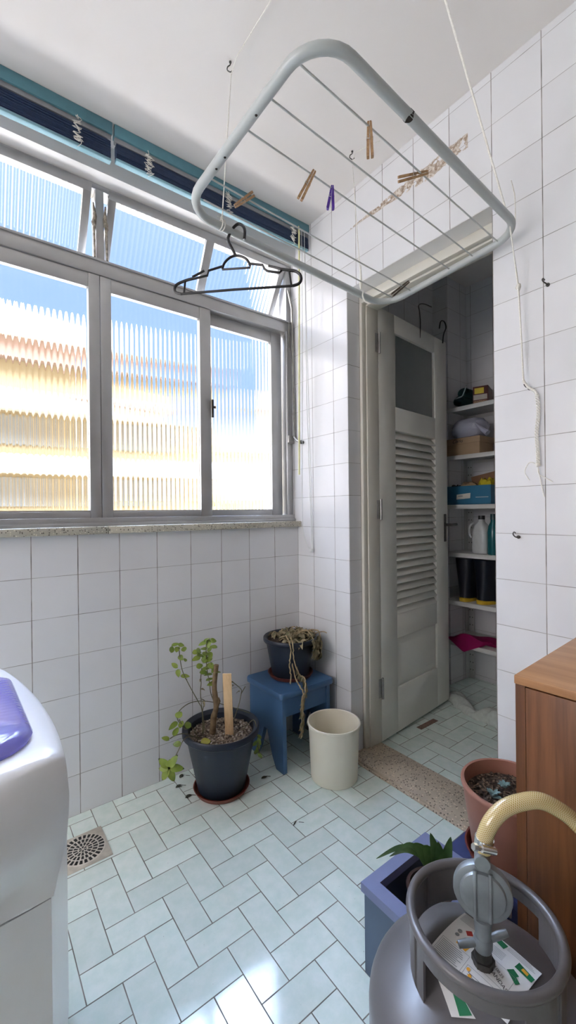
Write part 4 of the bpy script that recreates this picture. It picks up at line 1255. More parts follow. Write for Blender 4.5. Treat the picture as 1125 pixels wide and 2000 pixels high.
t = thing('potted_plant', 'small plant with long pointed green leaves inside the lavender stand', 'potted plant', (-0.495, -1.125, 0.07))
b = MB(); pot(b, (-0.490, -1.128, 0.071), 0.045, 0.062, 0.13, 0.006, 0.012, 0.003, 32, 0.012); b.build('pot', mat('dark_brown_pot', (0.06, 0.035, 0.03, 1), 0.5), t)
b = MB(); soil(b, (-0.490, -1.128, 0), 0.050, 0.186, 0.002, 4, 20); b.build('soil', M_dsoil, t)
b = MB()
NV = (-0.55, -0.6, 0.65)
for pts, wd in (([(-0.500, -1.128, 0.187), (-0.540, -1.185, 0.29), (-0.568, -1.190, 0.334), (-0.600, -1.166, 0.363), (-0.632, -1.142, 0.374), (-0.673, -1.111, 0.350)], 0.017),
                ([(-0.500, -1.128, 0.187), (-0.545, -1.180, 0.29), (-0.586, -1.177, 0.352), (-0.613, -1.156, 0.380), (-0.640, -1.138, 0.366)], 0.013),
                ([(-0.500, -1.128, 0.187), (-0.540, -1.180, 0.29), (-0.580, -1.178, 0.345), (-0.618, -1.152, 0.368), (-0.645, -1.125, 0.350)], 0.014),
                ([(-0.500, -1.128, 0.187), (-0.545, -1.185, 0.29), (-0.573, -1.187, 0.334), (-0.592, -1.172, 0.365), (-0.606, -1.162, 0.384)], 0.038),
                ([(-0.500, -1.128, 0.187), (-0.540, -1.190, 0.29), (-0.566, -1.190, 0.335), (-0.580, -1.180, 0.362), (-0.588, -1.174, 0.378)], 0.040),
                ([(-0.500, -1.128, 0.187), (-0.540, -1.190, 0.29), (-0.562, -1.194, 0.335), (-0.569, -1.190, 0.370), (-0.576, -1.184, 0.406)], 0.030),
                ([(-0.500, -1.128, 0.187), (-0.535, -1.190, 0.29), (-0.557, -1.198, 0.335), (-0.560, -1.196, 0.362), (-0.562, -1.194, 0.386)], 0.028),
                ([(-0.500, -1.128, 0.187), (-0.535, -1.195, 0.29), (-0.553, -1.202, 0.330), (-0.547, -1.207, 0.362), (-0.540, -1.212, 0.397)], 0.030)):
    b.blade(pts, wd, NV)
b.build('leaves', M_leafD, t)

# second, lower blue stand and the terracotta pot
t = thing('plant_stand', 'low navy blue wooden stand under the terracotta pot', 'plant stand', (-0.24, -1.205, 0))
b = MB(); b.box(-0.368, -0.115, -1.318, -1.077, 0.175, 0.197, bev=0.003); b.build('top_board', M_navyp, t)
for xx in (-0.360, -0.143):
    b = MB(); b.box(xx, xx + 0.02, -1.312, -1.083, 0, 0.175); b.build('side_board', M_navyp, t)
TC = (-0.256, -1.208, 0.205)
saucer('dark red saucer on the navy stand under the terracotta pot', (-0.256, -1.208, 0.197), 0.112, 0.03)
t = thing('potted_plant', 'terracotta pot with small grey succulents beside the brown cabinet', 'potted plant', TC)
b = MB(); pot(b, TC, 0.092, 0.121, 0.196, 0.004, 0.016, 0.007, 64, 0.022)
b.build('pot', M_terra, t)
b = MB(); soil(b, TC, 0.108, 0.364, 0.005); b.build('soil', M_dsoil, t)
b = MB(); gravel(b, TC, 0.102, 0.366, 420, (0.002, 0.005), 2)
for _ in range(40):
    a = random.uniform(0, 2 * PI); q = 0.10 * math.sqrt(random.random())
    p = V((TC[0] + q * math.cos(a), TC[1] + q * math.sin(a), 0.370)); d = rdir(0.2) * 0.018
    b.mi = 1; b.tube([p, p + d], 0.0012, 4)
g_ = b.build('bark_chips', [M_dsoil, mat('pale_bark', (0.16, 0.11, 0.075, 1), 0.9)], t); g_['kind'] = 'stuff'
for c, n, l in (((-0.325, -1.250, 0.368), 11, 0.032), ((-0.298, -1.185, 0.368), 9, 0.026), ((-0.235, -1.185, 0.368), 8, 0.022), ((-0.305, -1.280, 0.366), 7, 0.024)):
    b = MB()
    for k in range(n):
        a = 2 * PI * k / n + random.uniform(-.2, .2)
        b.leaf(c, (math.cos(a), math.sin(a), random.uniform(0.5, 1.6)), (-math.cos(a), -math.sin(a), 1), l, 0.010, 0.1, 0.4, 5, 0.8, 0.003)
    b.build('succulent', M_succ, t)

# dry leaves on the floor
for lab, p in (('dry leaf on the floor nearest the tiled wall, left of the navy pot', (-0.668, -0.032)), ('curled dry leaf on the floor just left of the big navy pot, the larger one', (-0.708, -0.082)), ('small dark leaf on the floor touching the front left of the saucer', (-0.702, -0.165)),
               ('dry leaf on the floor in front of the blue stool', (-0.399, -0.250)), ('thin curled leaf alone on the open floor tiles', (-0.458, -0.545))):
    b = MB(); b.leaf((p[0] - 0.014, p[1], 0.001), (1, random.uniform(-1, 1), 0.12), (0, 0, 1), 0.028, 0.013 if 'thin' not in lab else 0.005, 0.05, 0.5, 6, 1, 0.001)
    b.tube([(p[0] + 0.012, p[1], 0.004), (p[0] + 0.026, p[1] - 0.012, 0.003)], 0.0008, 5)
    tag(b.build('dry_leaf', M_dead, origin=(p[0], p[1], 0)), lab, 'leaf', 'dry leaves on the floor')
# ---------------------------------------------------------------- wooden cabinet
t = thing('cabinet', 'brown wood veneer cabinet against the door wall at the right edge', 'cabinet', (-0.29, -1.62, 0), math.radians(3))
CM = Matrix.Translation((-0.536, -1.351, 0)) @ Matrix.Rotation(math.radians(3.0), 4, 'Z')
b = MB(); b.box(0, 0.49, -0.52, 0, 0.783, 0.80, CM, 0.002); b.build('cabinet_top', M_cabT, t)
b = MB()
b.box(0.002, 0.49, -0.020, -0.002, 0.0, 0.783, CM); b.box(0.02, 0.49, -0.518, -0.50, 0.0, 0.783, CM); b.box(0.475, 0.49, -0.50, -0.02, 0.0, 0.783, CM); b.box(0.02, 0.475, -0.50, -0.02, 0.06, 0.078, CM)
b.build('carcass', M_cab, t)
for y0_, y1_ in ((-0.259, -0.0205), (-0.4995, -0.261)):
    b = MB(); b.box(0.002, 0.020, y0_, y1_, 0.062, 0.780, CM, 0.001); d_ = b.build('cabinet_door', M_cab, t)

# ---------------------------------------------------------------- gas cylinder
GX, GY = -0.747, -1.397
def dome(x, y):
    r2_ = ((x - GX) ** 2 + (y - GY) ** 2) / 0.0324
    return 0.315 + 0.088 * math.sqrt(max(0.0, 1 - r2_))
t = thing('gas_cylinder', 'grey steel gas cylinder with a collar in the right foreground', 'gas cylinder', (GX, GY, 0))
prof = [(0.0, 0.035), (0.10, 0.038), (0.15, 0.055), (0.172, 0.085), (0.18, 0.12), (0.18, 0.205), (0.1815, 0.21), (0.1815, 0.222), (0.18, 0.227)] + [(0.18 * math.cos(a), 0.315 + 0.088 * math.sin(a)) for a in [math.radians(q) for q in range(0, 91, 6)]]
prof[-1] = (0.0, 0.403)
b = MB(); b.lathe(prof, 72, (GX, GY, 0)); b.build('body', M_gas, t)
b = MB(); b.lathe([(0.118, 0.0), (0.122, 0.0), (0.124, 0.03), (0.122, 0.055), (0.118, 0.055), (0.120, 0.03), (0.118, 0.0)], 48, (GX, GY, 0)); b.build('foot_ring', M_gas, t)
# collar: rolled rim, wall with two hand openings, three legs
b = MB()
NS = 96
ro, ri = 0.1125, 0.1085
def ang_open(a):
    a = math.degrees(a) % 360
    for c, hw in ((-9, 12), (198, 38)):
        d = (a - c + 180) % 360 - 180
        if abs(d) < hw: return True
    return False
def wall_seg(k, z0, z1):
    a0, a1 = 2 * PI * k / NS, 2 * PI * (k + 1) / NS
    vs = []
    for z in (z0, z1):
        for r in (ri, ro):
            for a in (a0, a1):
                vs.append(b.bm.verts.new((GX + r * math.cos(a), GY + r * math.sin(a), z)))
    for q in ((0, 1, 3, 2), (4, 6, 7, 5), (0, 4, 5, 1), (2, 3, 7, 6), (0, 2, 6, 4), (1, 5, 7, 3)):
        b._f([vs[i] for i in q])
for k in range(NS):
    a = 2 * PI * (k + 0.5) / NS
    dg_ = math.degrees(a) % 360
    leg = any(abs((dg_ - c + 180) % 360 - 180) < 12 for c in (148, 30, 268))
    if ang_open(a):
        wall_seg(k, 0.448, 0.474)
    else:
        wall_seg(k, 0.406 if not leg else dome(GX + ro * math.cos(a), GY + ro * math.sin(a)) - 0.004, 0.474)
b.tube([(GX + 0.1105 * math.cos(a), GY + 0.1105 * math.sin(a), 0.4735) for a in [2 * PI * k / 96 for k in range(96)]], 0.0075, 12, closed=True)
bmesh.ops.remove_doubles(b.bm, verts=b.bm.verts, dist=0.00002)
b.build('collar', M_gas, t, ang=50)
b = MB(); b.lathe([(0.0, 0.398), (0.0155, 0.398), (0.0155, 0.410), (0.013, 0.414), (0.013, 0.424), (0.011, 0.428), (0.0, 0.428)], 24, (GX, GY, 0))
b.lathe([(0.012, 0.406), (0.0175, 0.406), (0.0175, 0.415), (0.012, 0.415)], 6, (GX, GY, 0))
b.build('valve', M_dsteel, t, label='dark brass valve seat')

# regulator on the valve
t = thing('gas_regulator', 'grey round gas regulator screwed on the cylinder valve', 'regulator', (GX, GY, 0.43))
dirn = V((-0.86, -0.51, 0.06)).normalized()
RM = frame((GX, GY, 0.520), V((0, 0, 1)).cross(dirn), dirn.cross(V((0, 0, 1)).cross(dirn)))
b = MB()
b.lathe([(r_ * 0.90, z_) for r_, z_ in [(0.0, -0.017), (0.030, -0.017), (0.044, -0.010), (0.0475, -0.008), (0.0485, -0.004), (0.0485, 0.003), (0.0475, 0.006), (0.043, 0.0075), (0.038, 0.0075), (0.036, 0.012), (0.030, 0.0135), (0.012, 0.014), (0.0, 0.014)]], 56, M=RM)
b.build('diaphragm_housing', M_zinc, t)
b = MB()
for x in (-0.013, 0.013):
    b.tube([RM @ V((x * 0.85, -0.036, 0.0115)), RM @ V((x * 0.85, -0.02, 0.0140)), RM @ V((x * 0.85, 0.02, 0.0140)), RM @ V((x * 0.85, 0.036, 0.0115))], 0.0030, 8)
b.build('rib', M_zinc, t)
b = MB()
b.tube([(GX, GY, 0.478), (GX, GY, 0.445), (GX, GY, 0.428)], [0.014, 0.0115, 0.0115], 16)
b.lathe([(0.0, 0.4285), (0.013, 0.4285), (0.0145, 0.433), (0.0145, 0.443), (0.012, 0.448), (0, 0.448)], 20, (GX, GY, 0))
b.build('inlet_stem', M_zinc, t)
b = MB()
wd_ = V((0.80, -0.60, 0.22)).normalized()
for s in (-1, 1):
    p0 = V((GX, GY, 0.441)) + wd_ * 0.012 * s
    b.tube([p0, p0 + wd_ * 0.014 * s + V((0, 0, 0.002)), p0 + wd_ * 0.028 * s + V((0, 0, 0.003))], [0.0055, 0.0062, 0.0052], 10)
b.build('wing_nut', M_zinc, t)
b = MB()
b.tube([(GX, GY, 0.560), (GX, GY, 0.578), (GX + 0.001, GY, 0.592), (GX + 0.002, GY - 0.001, 0.612)], [0.012, 0.0115, 0.0088, 0.0088], 14)
b.build('outlet', M_zinc, t)
b = MB(); pc = V((GX, GY, 0.574)) + dirn * 0.009
b.tube([pc, pc + dirn * 0.008], 0.0112, 18); b.build('bleed_cap', M_zinc, t)

# hose
M_h = NT('amber_braided_hose')
tcx = M_h.n('ShaderNodeTexCoord')
uvs = M_h.n('ShaderNodeSeparateXYZ'); M_h.link(tcx.outputs['UV'], uvs.inputs[0])
p1 = M_h.math('ADD', M_h.math('MULTIPLY', uvs.outputs[0], 14.0), M_h.math('MULTIPLY', uvs.outputs[1], 120.0))
p2 = M_h.math('SUBTRACT', M_h.math('MULTIPLY', uvs.outputs[0], 14.0), M_h.math('MULTIPLY', uvs.outputs[1], 120.0))
ln = M_h.math('MAXIMUM', M_h.ramp(M_h.math('ABSOLUTE', M_h.math('SUBTRACT', M_h.math('FRACT', p1), 0.5)), 0.30, 0.40), M_h.ramp(M_h.math('ABSOLUTE', M_h.math('SUBTRACT', M_h.math('FRACT', p2), 0.5)), 0.30, 0.40))
M_h.set(Base_Color=M_h.mix(ln, (0.42, 0.30, 0.10, 1), (0.70, 0.60, 0.36, 1)), Roughness=0.18)
M_h.b.inputs['Coat Weight'].default_value = 0.5
M_h.b.inputs['Subsurface Weight'].default_value = 0.2
M_h.b.inputs['Subsurface Radius'].default_value = (0.01, 0.006, 0.002)
hp = bez([(-0.745, -1.398, 0.585), (-0.7445, -1.400, 0.606), (-0.736, -1.407, 0.631), (-0.719, -1.419, 0.651), (-0.696, -1.437, 0.662), (-0.674, -1.454, 0.6635), (-0.651, -1.471, 0.650), (-0.629, -1.488, 0.628), (-0.605, -1.515, 0.585), (-0.590, -1.56, 0.50), (-0.585, -1.62, 0.36), (-0.585, -1.67, 0.20)], 8)
b = MB(); b.tube(hp, 0.0125, 16, caps=False)
uvl = b.bm.loops.layers.uv.new('UVMap')
b.bm.verts.index_update()
N_ = 16
for f in b.bm.faces:
    ids = [l.vert.index for l in f.loops]
    ks = [i % N_ for i in ids]
    wrap = max(ks) == N_ - 1 and min(ks) == 0
    for l, i in zip(f.loops, ids):
        k = i % N_
        if wrap and k == 0: k = N_
        l[uvl].uv = (k / N_, (i // N_) / len(hp) * 0.9)
tag(b.build('gas_hose', M_h.m, origin=(-0.745, -1.398, 0.585)), 'amber braided hose arching from the regulator past the cabinet', 'hose')
t = thing('hose_clamp', 'shiny worm drive clamp round the lower end of the amber hose', 'clamp', (-0.745, -1.399, 0.60))
cl = V((-0.7448, -1.3995, 0.599)); ax = V((0.08, -0.06, 1)).normalized()
q_ = ax.to_track_quat('Z', 'Y').to_matrix().to_4x4()
b = MB(); b.lathe([(0.0128, -0.006), (0.0142, -0.006), (0.0142, 0.006), (0.0128, 0.006), (0.0128, -0.006)], 32, M=Matrix.Translation(cl) @ q_)
b.build('band', M_chrome, t)
b = MB()
sd = V((-0.80, 0.42, 0.30)).normalized()
pv = cl + V((-0.62, -0.70, 0)).normalized() * 0.0165
b.tube([pv - sd * 0.012, pv + sd * 0.012], 0.0058, 10); b.tube([pv + sd * 0.012, pv + sd * 0.020], 0.0036, 8); b.tube([pv + sd * 0.020, pv + sd * 0.027], 0.0055, 6)
b.build('worm_screw', M_chrome, t)

# paper label lying round the valve
def pz(u, v, lift=0.0):
    """label coordinates (u along the text lines, v up the letters) on the cylinder dome"""
    x, y = GX + v, GY - u
    return V((x, y, dome(x, y) + 0.0015 + lift + 0.004 * max(0, abs(u) - 0.045) / 0.03))
t = thing('paper_label', 'white printed paper label inside the collar round the valve', 'label', (GX, GY, 0.40))
b = MB()
us = [-0.070 + 0.130 * i / 16 for i in range(17)]; vs_ = [-0.046 + 0.112 * j / 14 for j in range(15)]
def inside(u, v):
    return True
top = {}; bot = {}
for i, u in enumerate(us):
    for j, v in enumerate(vs_):
        top[i, j] = b.bm.verts.new(pz(u, v, 0.0006)); bot[i, j] = b.bm.verts.new(pz(u, v))
for i in range(16):
    for j in range(14):
        if not inside((us[i] + us[i + 1]) / 2, (vs_[j] + vs_[j + 1]) / 2): continue
        b._f([top[i, j], top[i + 1, j], top[i + 1, j + 1], top[i, j + 1]])
        b._f([bot[i, j], bot[i, j + 1], bot[i + 1, j + 1], bot[i + 1, j]])
loose = [v for v in b.bm.verts if not v.link_faces]
bmesh.ops.delete(b.bm, geom=loose, context='VERTS')
edge = [e for e in b.bm.edges if len(e.link_faces) == 1]
b.build('paper_sheet', M_paper, t)
def patch(pts, lift=0.0012, n=1):
    m = MB()
    m._f([m.bm.verts.new(pz(u, v, lift)) for u, v in pts])
    return m
def rows(specs, lift=0.0012):
    m = MB()
    for u0, u1, v, hh in specs:
        k = 6
        for i in range(k):
            a_, c_ = u0 + (u1 - u0) * i / k, u0 + (u1 - u0) * (i + 1) / k
            m._f([m.bm.verts.new(pz(*q, lift)) for q in ((a_, v), (c_, v), (c_, v + hh), (a_, v + hh))])
    return m
def outline(u0, u1, v0, v1, wd=0.0006):
    return [(u0, u1, v0, wd), (u0, u1, v1, wd)]
sp = []
for k in range(9):
    sp.append((-0.064, -0.022 - random.uniform(0, 0.008), -0.0375 + k * 0.0031, 0.0010))
for k in range(4):
    sp.append((-0.008, 0.026, -0.041 + k * 0.0032, 0.0009))
for k in range(9):
    sp.append((-0.066, -0.034 - random.uniform(0, 0.004), 0.044 + k * 0.0024, 0.0008))
for k in range(6):
    sp.append((-0.020, 0.016, 0.028 + k * 0.0028, 0.0007))
for k in range(4):
    sp.append((0.012, 0.055 - k * 0.003, 0.054 + k * 0.0028, 0.0008))
for q_ in (sp[:9], sp[9:13], sp[13:22], sp[22:28], sp[28:]):
    rows(q_).build('small_print', M_inkg, t, smooth=False)
for u0_, u1_, v0_, v1_ in ((-0.066, -0.018, -0.0415, -0.0085), (-0.014, 0.034, -0.0445, -0.0215), (0.006, 0.042, -0.014, 0.019)):
    m = rows([(u0_, u1_, v0_, 0.0005), (u0_, u1_, v1_, 0.0005), (u0_, u0_ + 0.0005, v0_, v1_ - v0_), (u1_, u1_ + 0.0005, v0_, v1_ - v0_)])
    m.build('ruled_box', M_inkg, t, smooth=False)
for q in ([(-0.030, 0.056), (-0.012, 0.056), (-0.012, 0.064), (-0.030, 0.064)], [(-0.011, 0.054), (0.008, 0.050), (0.010, 0.062), (-0.009, 0.065)], [(0.032, 0.036), (0.058, 0.034), (0.059, 0.044), (0.033, 0.050)]):
    patch(q).build('green_band', M_green, t, smooth=False, label='green printed band')
patch([(0.027, 0.021), (0.045, 0.010), (0.049, 0.017), (0.041, 0.022), (0.043, 0.027), (0.033, 0.031)]).build('green_emblem', M_green, t, smooth=False, label='green printed emblem')
m = patch([(-0.047, 0.030), (-0.040, 0.037), (-0.033, 0.030), (-0.040, 0.023)]); m.build('red_diamond', M_red, t, smooth=False, label='red hazard diamond')
m = patch([(0.040, 0.040), (0.050, 0.038), (0.050, 0.044), (0.041, 0.046)], 0.0016); m.build('yellow_patch', M_orange, t, smooth=False)
m = patch([(-0.046, -0.002), (-0.027, -0.006), (-0.025, 0.006), (-0.044, 0.010)]); m.build('orange_panel', M_orange, t, smooth=False, label='orange panel')
m = MB()
for u, v in ((-0.0095, -0.027), (-0.0035, -0.0345)):
    m._f([m.bm.verts.new(pz(u + 0.003 * math.cos(a), v + 0.003 * math.sin(a), 0.0014)) for a in [2 * PI * k / 10 for k in range(10)]])
m.build('orange_dot', M_orange, t, smooth=False)
m = MB()
for u, v in ((-0.052, 0.012), (-0.0525, 0.022)):
    m._f([m.bm.verts.new(pz(u + 0.0035 * math.cos(a), v + 0.0035 * math.sin(a), 0.0012)) for a in [2 * PI * k / 10 for k in range(10)]])
m.build('grey_symbol', M_inkg, t, smooth=False)
def onp(p):
    return pz(p.x, p.y, 0.0018)
Mt = lambda u, v, ang=0: Matrix.Translation((u, v, 0)) @ Matrix.Rotation(ang, 4, 'Z')
text('22.08.25', 0.0068, M_ink, t, Mt(0.010, 0.0095, -0.30), 'stamp', 0.0, onp, 0.0, spacing=0.92)
text('CANDAS', 0.0086, M_ink, t, Mt(0.010, -0.0005, -0.30), 'stamp', 0.0, onp, 0.0, spacing=0.95)
text('23', 0.0060, M_ink, t, Mt(-0.0425, 0.0055, -0.20), 'hazard_number', 0.0, onp, 0.0)
text('1075', 0.0060, M_ink, t, Mt(-0.0435, -0.0005, -0.20), 'hazard_number', 0.0, onp, 0.0)
# second strip under the collar
t = thing('paper_label', 'white and green paper strip stuck low on the cylinder, outside the collar', 'label', (-0.795, -1.39, 0.37))
def onc(x, y, l):
    return V((x, y, dome(x, y) + l))
def strip(quads, l, m_, nm, lab=None):
    b = MB()
    for q in quads:
        n = 5
        for i in range(n):
            pts = []
            for s_, t_ in ((i / n, 0), ((i + 1) / n, 0), ((i + 1) / n, 1), (i / n, 1)):
                a_ = V(q[0]).lerp(V(q[1]), s_); c_ = V(q[3]).lerp(V(q[2]), s_)
                pts.append(a_.lerp(c_, t_))
            b._f([b.bm.verts.new(onc(p.x, p.y, l)) for p in pts])
    b.build(nm, m_, t, smooth=False, label=lab)
P0, P1, P2, P3 = (-0.800, -1.335), (-0.842, -1.400), (-0.820, -1.425), (-0.794, -1.345)
strip([(P0, P1, P2, P3)], 0.0012, M_paper, 'paper_sheet')
strip([((-0.806, -1.372), (-0.834, -1.408), (-0.821, -1.420), (-0.802, -1.378))], 0.0020, M_green, 'green_band', 'green printed band')

# ---------------------------------------------------------------- closet shelves
M_shelf = mat('white_grey_shelf_enamel', (0.58, 0.58, 0.56, 1), 0.45, var=0.03, scale=8)
t = thing('shelving_unit', 'white steel shelving unit at the back of the closet', 'shelves', (1.15, -0.65, 0.004))
SZ = [1.757, 1.462, 1.160, 0.864, 0.567, 0.316]
for z in SZ:
    b = MB(); b.box(1.004, 1.292, -1.10, -0.212, z - 0.004, z, bev=0.0015); b.box(1.004, 1.007, -1.10, -0.212, z - 0.026, z - 0.001, bev=0.001); b.box(1.289, 1.292, -1.10, -0.212, z - 0.026, z - 0.001)
    b.build('shelf', M_shelf, t)
for px_, py_ in ((1.292, -0.2095), (1.292, -1.1025)):
    s = 1 if py_ > -0.5 else -1
    b = MB()
    b.box(px_ - 0.002, px_, py_ - 0.04 * s, py_, 0.004, 1.87) if s > 0 else b.box(px_ - 0.002, px_, py_, py_ + 0.04, 0.004, 1.87)
    b.box(px_ - 0.04, px_, py_ - 0.001, py_ + 0.001, 0.004, 1.87)
    b.mi = 1
    z = 0.06
    while z < 1.85:
        for yy in (0.011, 0.029):
            vs = [b.bm.verts.new((px_ - 0.0024, py_ - yy * s + 0.003 * math.cos(a), z + 0.004 * math.sin(a))) for a in [2 * PI * k / 8 for k in range(8)]]
            b._f(vs)
        z += 0.05
    b.build('angle_post', [M_shelf, M_black], t, smooth=False)

# things on the shelves, from the top down
def pillow(b, c, sx, sy, sz, n=14, j=0.1, M=None):
    R = []
    for i in range(1, n):
        th = PI * i / n
        ring = []
        for k in range(20):
            a = 2 * PI * k / 20
            rr = 1 + random.uniform(-j, j)
            p = V((sx * abs(math.sin(th)) ** 0.6 * math.copysign(abs(math.cos(a)) ** 0.7, math.cos(a)) * rr, sy * abs(math.sin(th)) ** 0.6 * math.copysign(abs(math.sin(a)) ** 0.7, math.sin(a)) * rr, -sz * math.cos(th) * rr))
            ring.append((M @ p if M is not None else p) + V(c))
        R.append(ring)
    b.loft(R)
z0 = SZ[0]
t = thing('folded_towel', 'rolled dark teal towel on the top shelf', 'towel', (1.10, -0.32, z0))
b = MB()
for cx_, cz_, r_ in ((-0.31, 0.040, 0.038), (-0.335, 0.085, 0.034)):
    pts = []
    for k in range(40):
        a = k * 0.42; rr = r_ * (0.3 + 0.7 * k / 39)
        pts.append((cx_ + rr * 1.25 * math.cos(a), z0 + cz_ + rr * math.sin(a)))
    th_ = 0.005
    A1 = [(1.035, y, z) for y, z in pts]; A2 = [(1.22, y, z) for y, z in pts]
    v1 = [b.bm.verts.new(p) for p in A1]; v2 = [b.bm.verts.new(p) for p in A2]
    for i in range(39): b._f([v1[i], v1[i + 1], v2[i + 1], v2[i]])
bmesh.ops.solidify(b.bm, geom=b.bm.faces[:], thickness=0.005)
b.build('towel_roll', mat('teal_terry', (0.07, 0.20, 0.205, 1), 0.95, scale=300, bump=0.5), t)
b = MB(); b.tube(bez([(1.033, -0.36, z0 + 0.13), (1.03, -0.345, z0 + 0.09), (1.03, -0.33, z0 + 0.066), (1.03, -0.285, z0 + 0.060)], 6), 0.004, 6); b.build('towel_hem', mat('pale_hem', (0.25, 0.33, 0.34, 1), 0.9), t)
t = thing('product_box', 'dark red printed carton on the top shelf beside the towel', 'box', (1.10, -0.46, z0))
BM = frame((1.040, -0.395, z0), V((0.30, -0.95, 0)), V((0.95, 0.30, 0)))
b = MB(); b.box(0, 0.085, 0, 0.14, 0, 0.108, Matrix(((BM[0][0], BM[0][1], 0, 1.040), (BM[1][0], BM[1][1], 0, -0.395), (0, 0, 1, z0), (0, 0, 0, 1))), 0.001)
b.build('carton', mat('dark_red_card', (0.10, 0.025, 0.02, 1), 0.5, var=0.2, scale=20), t)
def bq(u0, u1, z_0, z_1, off=-0.0008):
    U = V((0.30, -0.95, 0)); nn = V((0.95, 0.30, 0))
    b = MB(); b._f([b.bm.verts.new(V((1.040, -0.395, z0)) + U * u + nn * off + V((0, 0, z))) for u, z in ((u0, z_0), (u1, z_0), (u1, z_1), (u0, z_1))]); return b
bq(0.010, 0.062, 0.064, 0.098).build('yellow_panel', mat('yellow_print', (0.55, 0.42, 0.02, 1), 0.5), t, smooth=False)
bq(0.004, 0.080, 0.028, 0.058).build('pale_panel', mat('pale_print', (0.36, 0.32, 0.28, 1), 0.5), t, smooth=False)
bq(0.006, 0.078, 0.006, 0.022).build('patterned_panel', mat('ochre_print', (0.35, 0.20, 0.10, 1), 0.5, var=0.4, scale=160), t, smooth=False)
z1 = SZ[1]
t = thing('shoe_box', 'brown cardboard shoe box with a lid, under a plastic bag', 'box', (1.12, -0.33, z1))
M_card = mat('tan_cardboard', (0.34, 0.235, 0.14, 1), 0.8, var=0.06, scale=12)
b = MB(); b.box(1.035, 1.20, -0.436, -0.222, z1, z1 + 0.085, bev=0.001); b.build('box_body', M_card, t)
b = MB(); b.box(1.030, 1.205, -0.441, -0.217, z1 + 0.072, z1 + 0.108, bev=0.001); b.build('box_lid', M_card, t)
text('Clarks', 0.030, M_ink, t, frame((1.0292, -0.262, z1 + 0.089), (0, -1, 0), (0, 0, 1)), 'lettering', 0.35, None, 0.0, spacing=0.9)
t = thing('plastic_bag', 'knotted translucent plastic bag on the brown shoe box', 'bag', (1.11, -0.35, z1 + 0.108))
M_bag = NT('thin_lilac_plastic')
M_bag.set(Base_Color=(0.42, 0.43, 0.52, 1), Roughness=0.25)
M_bag.b.inputs['Alpha'].default_value = 0.85
M_bag.bump(M_bag.noise(35.0, 4.0), 0.8, 0.006)
b = MB(); pillow(b, (1.115, -0.335, z1 + 0.108 + 0.062), 0.080, 0.108, 0.062, 12, 0.07)
b.build('bag_body', M_bag.m, t)
b = MB(); b.tube(bez([(1.06, -0.39, z1 + 0.20), (1.04, -0.42, z1 + 0.175), (1.025, -0.46, z1 + 0.14), (1.02, -0.495, z1 + 0.112)], 5), [0.004 + 0.0009 * k for k in range(16)], 8); b.build('bag_handle', M_bag.m, t)
z2 = SZ[2]
t = thing('shoe_box', 'open blue cardboard shoe box with a white sticker', 'box', (1.12, -0.36, z2))
M_bbox = mat('blue_cardboard', (0.022, 0.14, 0.25, 1), 0.55, var=0.05, scale=10)
b = MB()
for q in ((1.030, 1.034, -0.505, -0.218), (1.20, 1.204, -0.505, -0.218), (1.034, 1.20, -0.222, -0.218), (1.034, 1.20, -0.505, -0.501)):
    b.box(q[0], q[1], q[2], q[3], z2, z2 + 0.114)
b.box(1.030, 1.204, -0.505, -0.218, z2, z2 + 0.003)
b.build('box_body', M_bbox, t, smooth=False)
b = MB(); b._f([b.bm.verts.new((1.0293, y, z)) for y, z in ((-0.288, z2 + 0.032), (-0.378, z2 + 0.038), (-0.380, z2 + 0.070), (-0.290, z2 + 0.062))]); b.build('sticker', mat('cream_sticker', (0.62, 0.60, 0.52, 1), 0.6), t, smooth=False)
b = MB(); b._f([b.bm.verts.new((1.0288, y, z)) for y, z in ((-0.300, z2 + 0.049), (-0.330, z2 + 0.050), (-0.330, z2 + 0.056), (-0.300, z2 + 0.055))]); b.build('sticker_print', M_inkg, t, smooth=False)
b = MB(); b._f([b.bm.verts.new((1.0293, y, z)) for y, z in ((-0.412, z2 + 0.041), (-0.490, z2 + 0.041), (-0.490, z2 + 0.045), (-0.412, z2 + 0.045))]); b.build('white_line', mat('white_print', (0.40, 0.47, 0.50, 1), 0.6), t, smooth=False)
b = MB(); b.box(1.08, 1.19, -0.50, -0.34, z2 + 0.004, z2 + 0.165, Matrix.Rotation(0.0, 4, 'Z'), 0.002)
b = MB(); Mq = Matrix.Translation((1.165, -0.42, z2 + 0.09)) @ Matrix.Rotation(math.radians(-10), 4, 'X')
b.box(-0.02, 0.02, -0.085, 0.085, -0.06, 0.10, Mq, 0.002)
tag(b.build('cardboard_piece', mat('dark_cardboard', (0.22, 0.12, 0.065, 1), 0.85), origin=(1.165, -0.42, z2 + 0.03)), 'brown cardboard piece standing at the back of the blue box', 'cardboard')
b = MB(); pillow(b, (1.075, -0.455, z2 + 0.095), 0.036, 0.043, 0.060, 10, 0.22)
tag(b.build('yellow_cloth', mat('yellow_cloth', (0.50, 0.40, 0.015, 1), 0.85), origin=(1.075, -0.455, z2 + 0.04)), 'bright yellow cloth bunched in the blue box', 'cloth')
b = MB(); pillow(b, (1.075, -0.345, z2 + 0.080), 0.035, 0.055, 0.055, 10, 0.2)
tag(b.build('tan_cloth', mat('tan_cloth', (0.30, 0.21, 0.12, 1), 0.9), origin=(1.075, -0.345, z2 + 0.03)), 'crumpled tan cloth in the blue box', 'cloth')
b = MB(); pillow(b, (1.075, -0.262, z2 + 0.075), 0.032, 0.030, 0.050, 10, 0.15)
tag(b.build('black_cloth', mat('black_cloth', (0.02, 0.015, 0.015, 1), 0.9), origin=(1.075, -0.262, z2 + 0.03)), 'dark cloth at the left end of the blue box', 'cloth')
z3 = SZ[3]
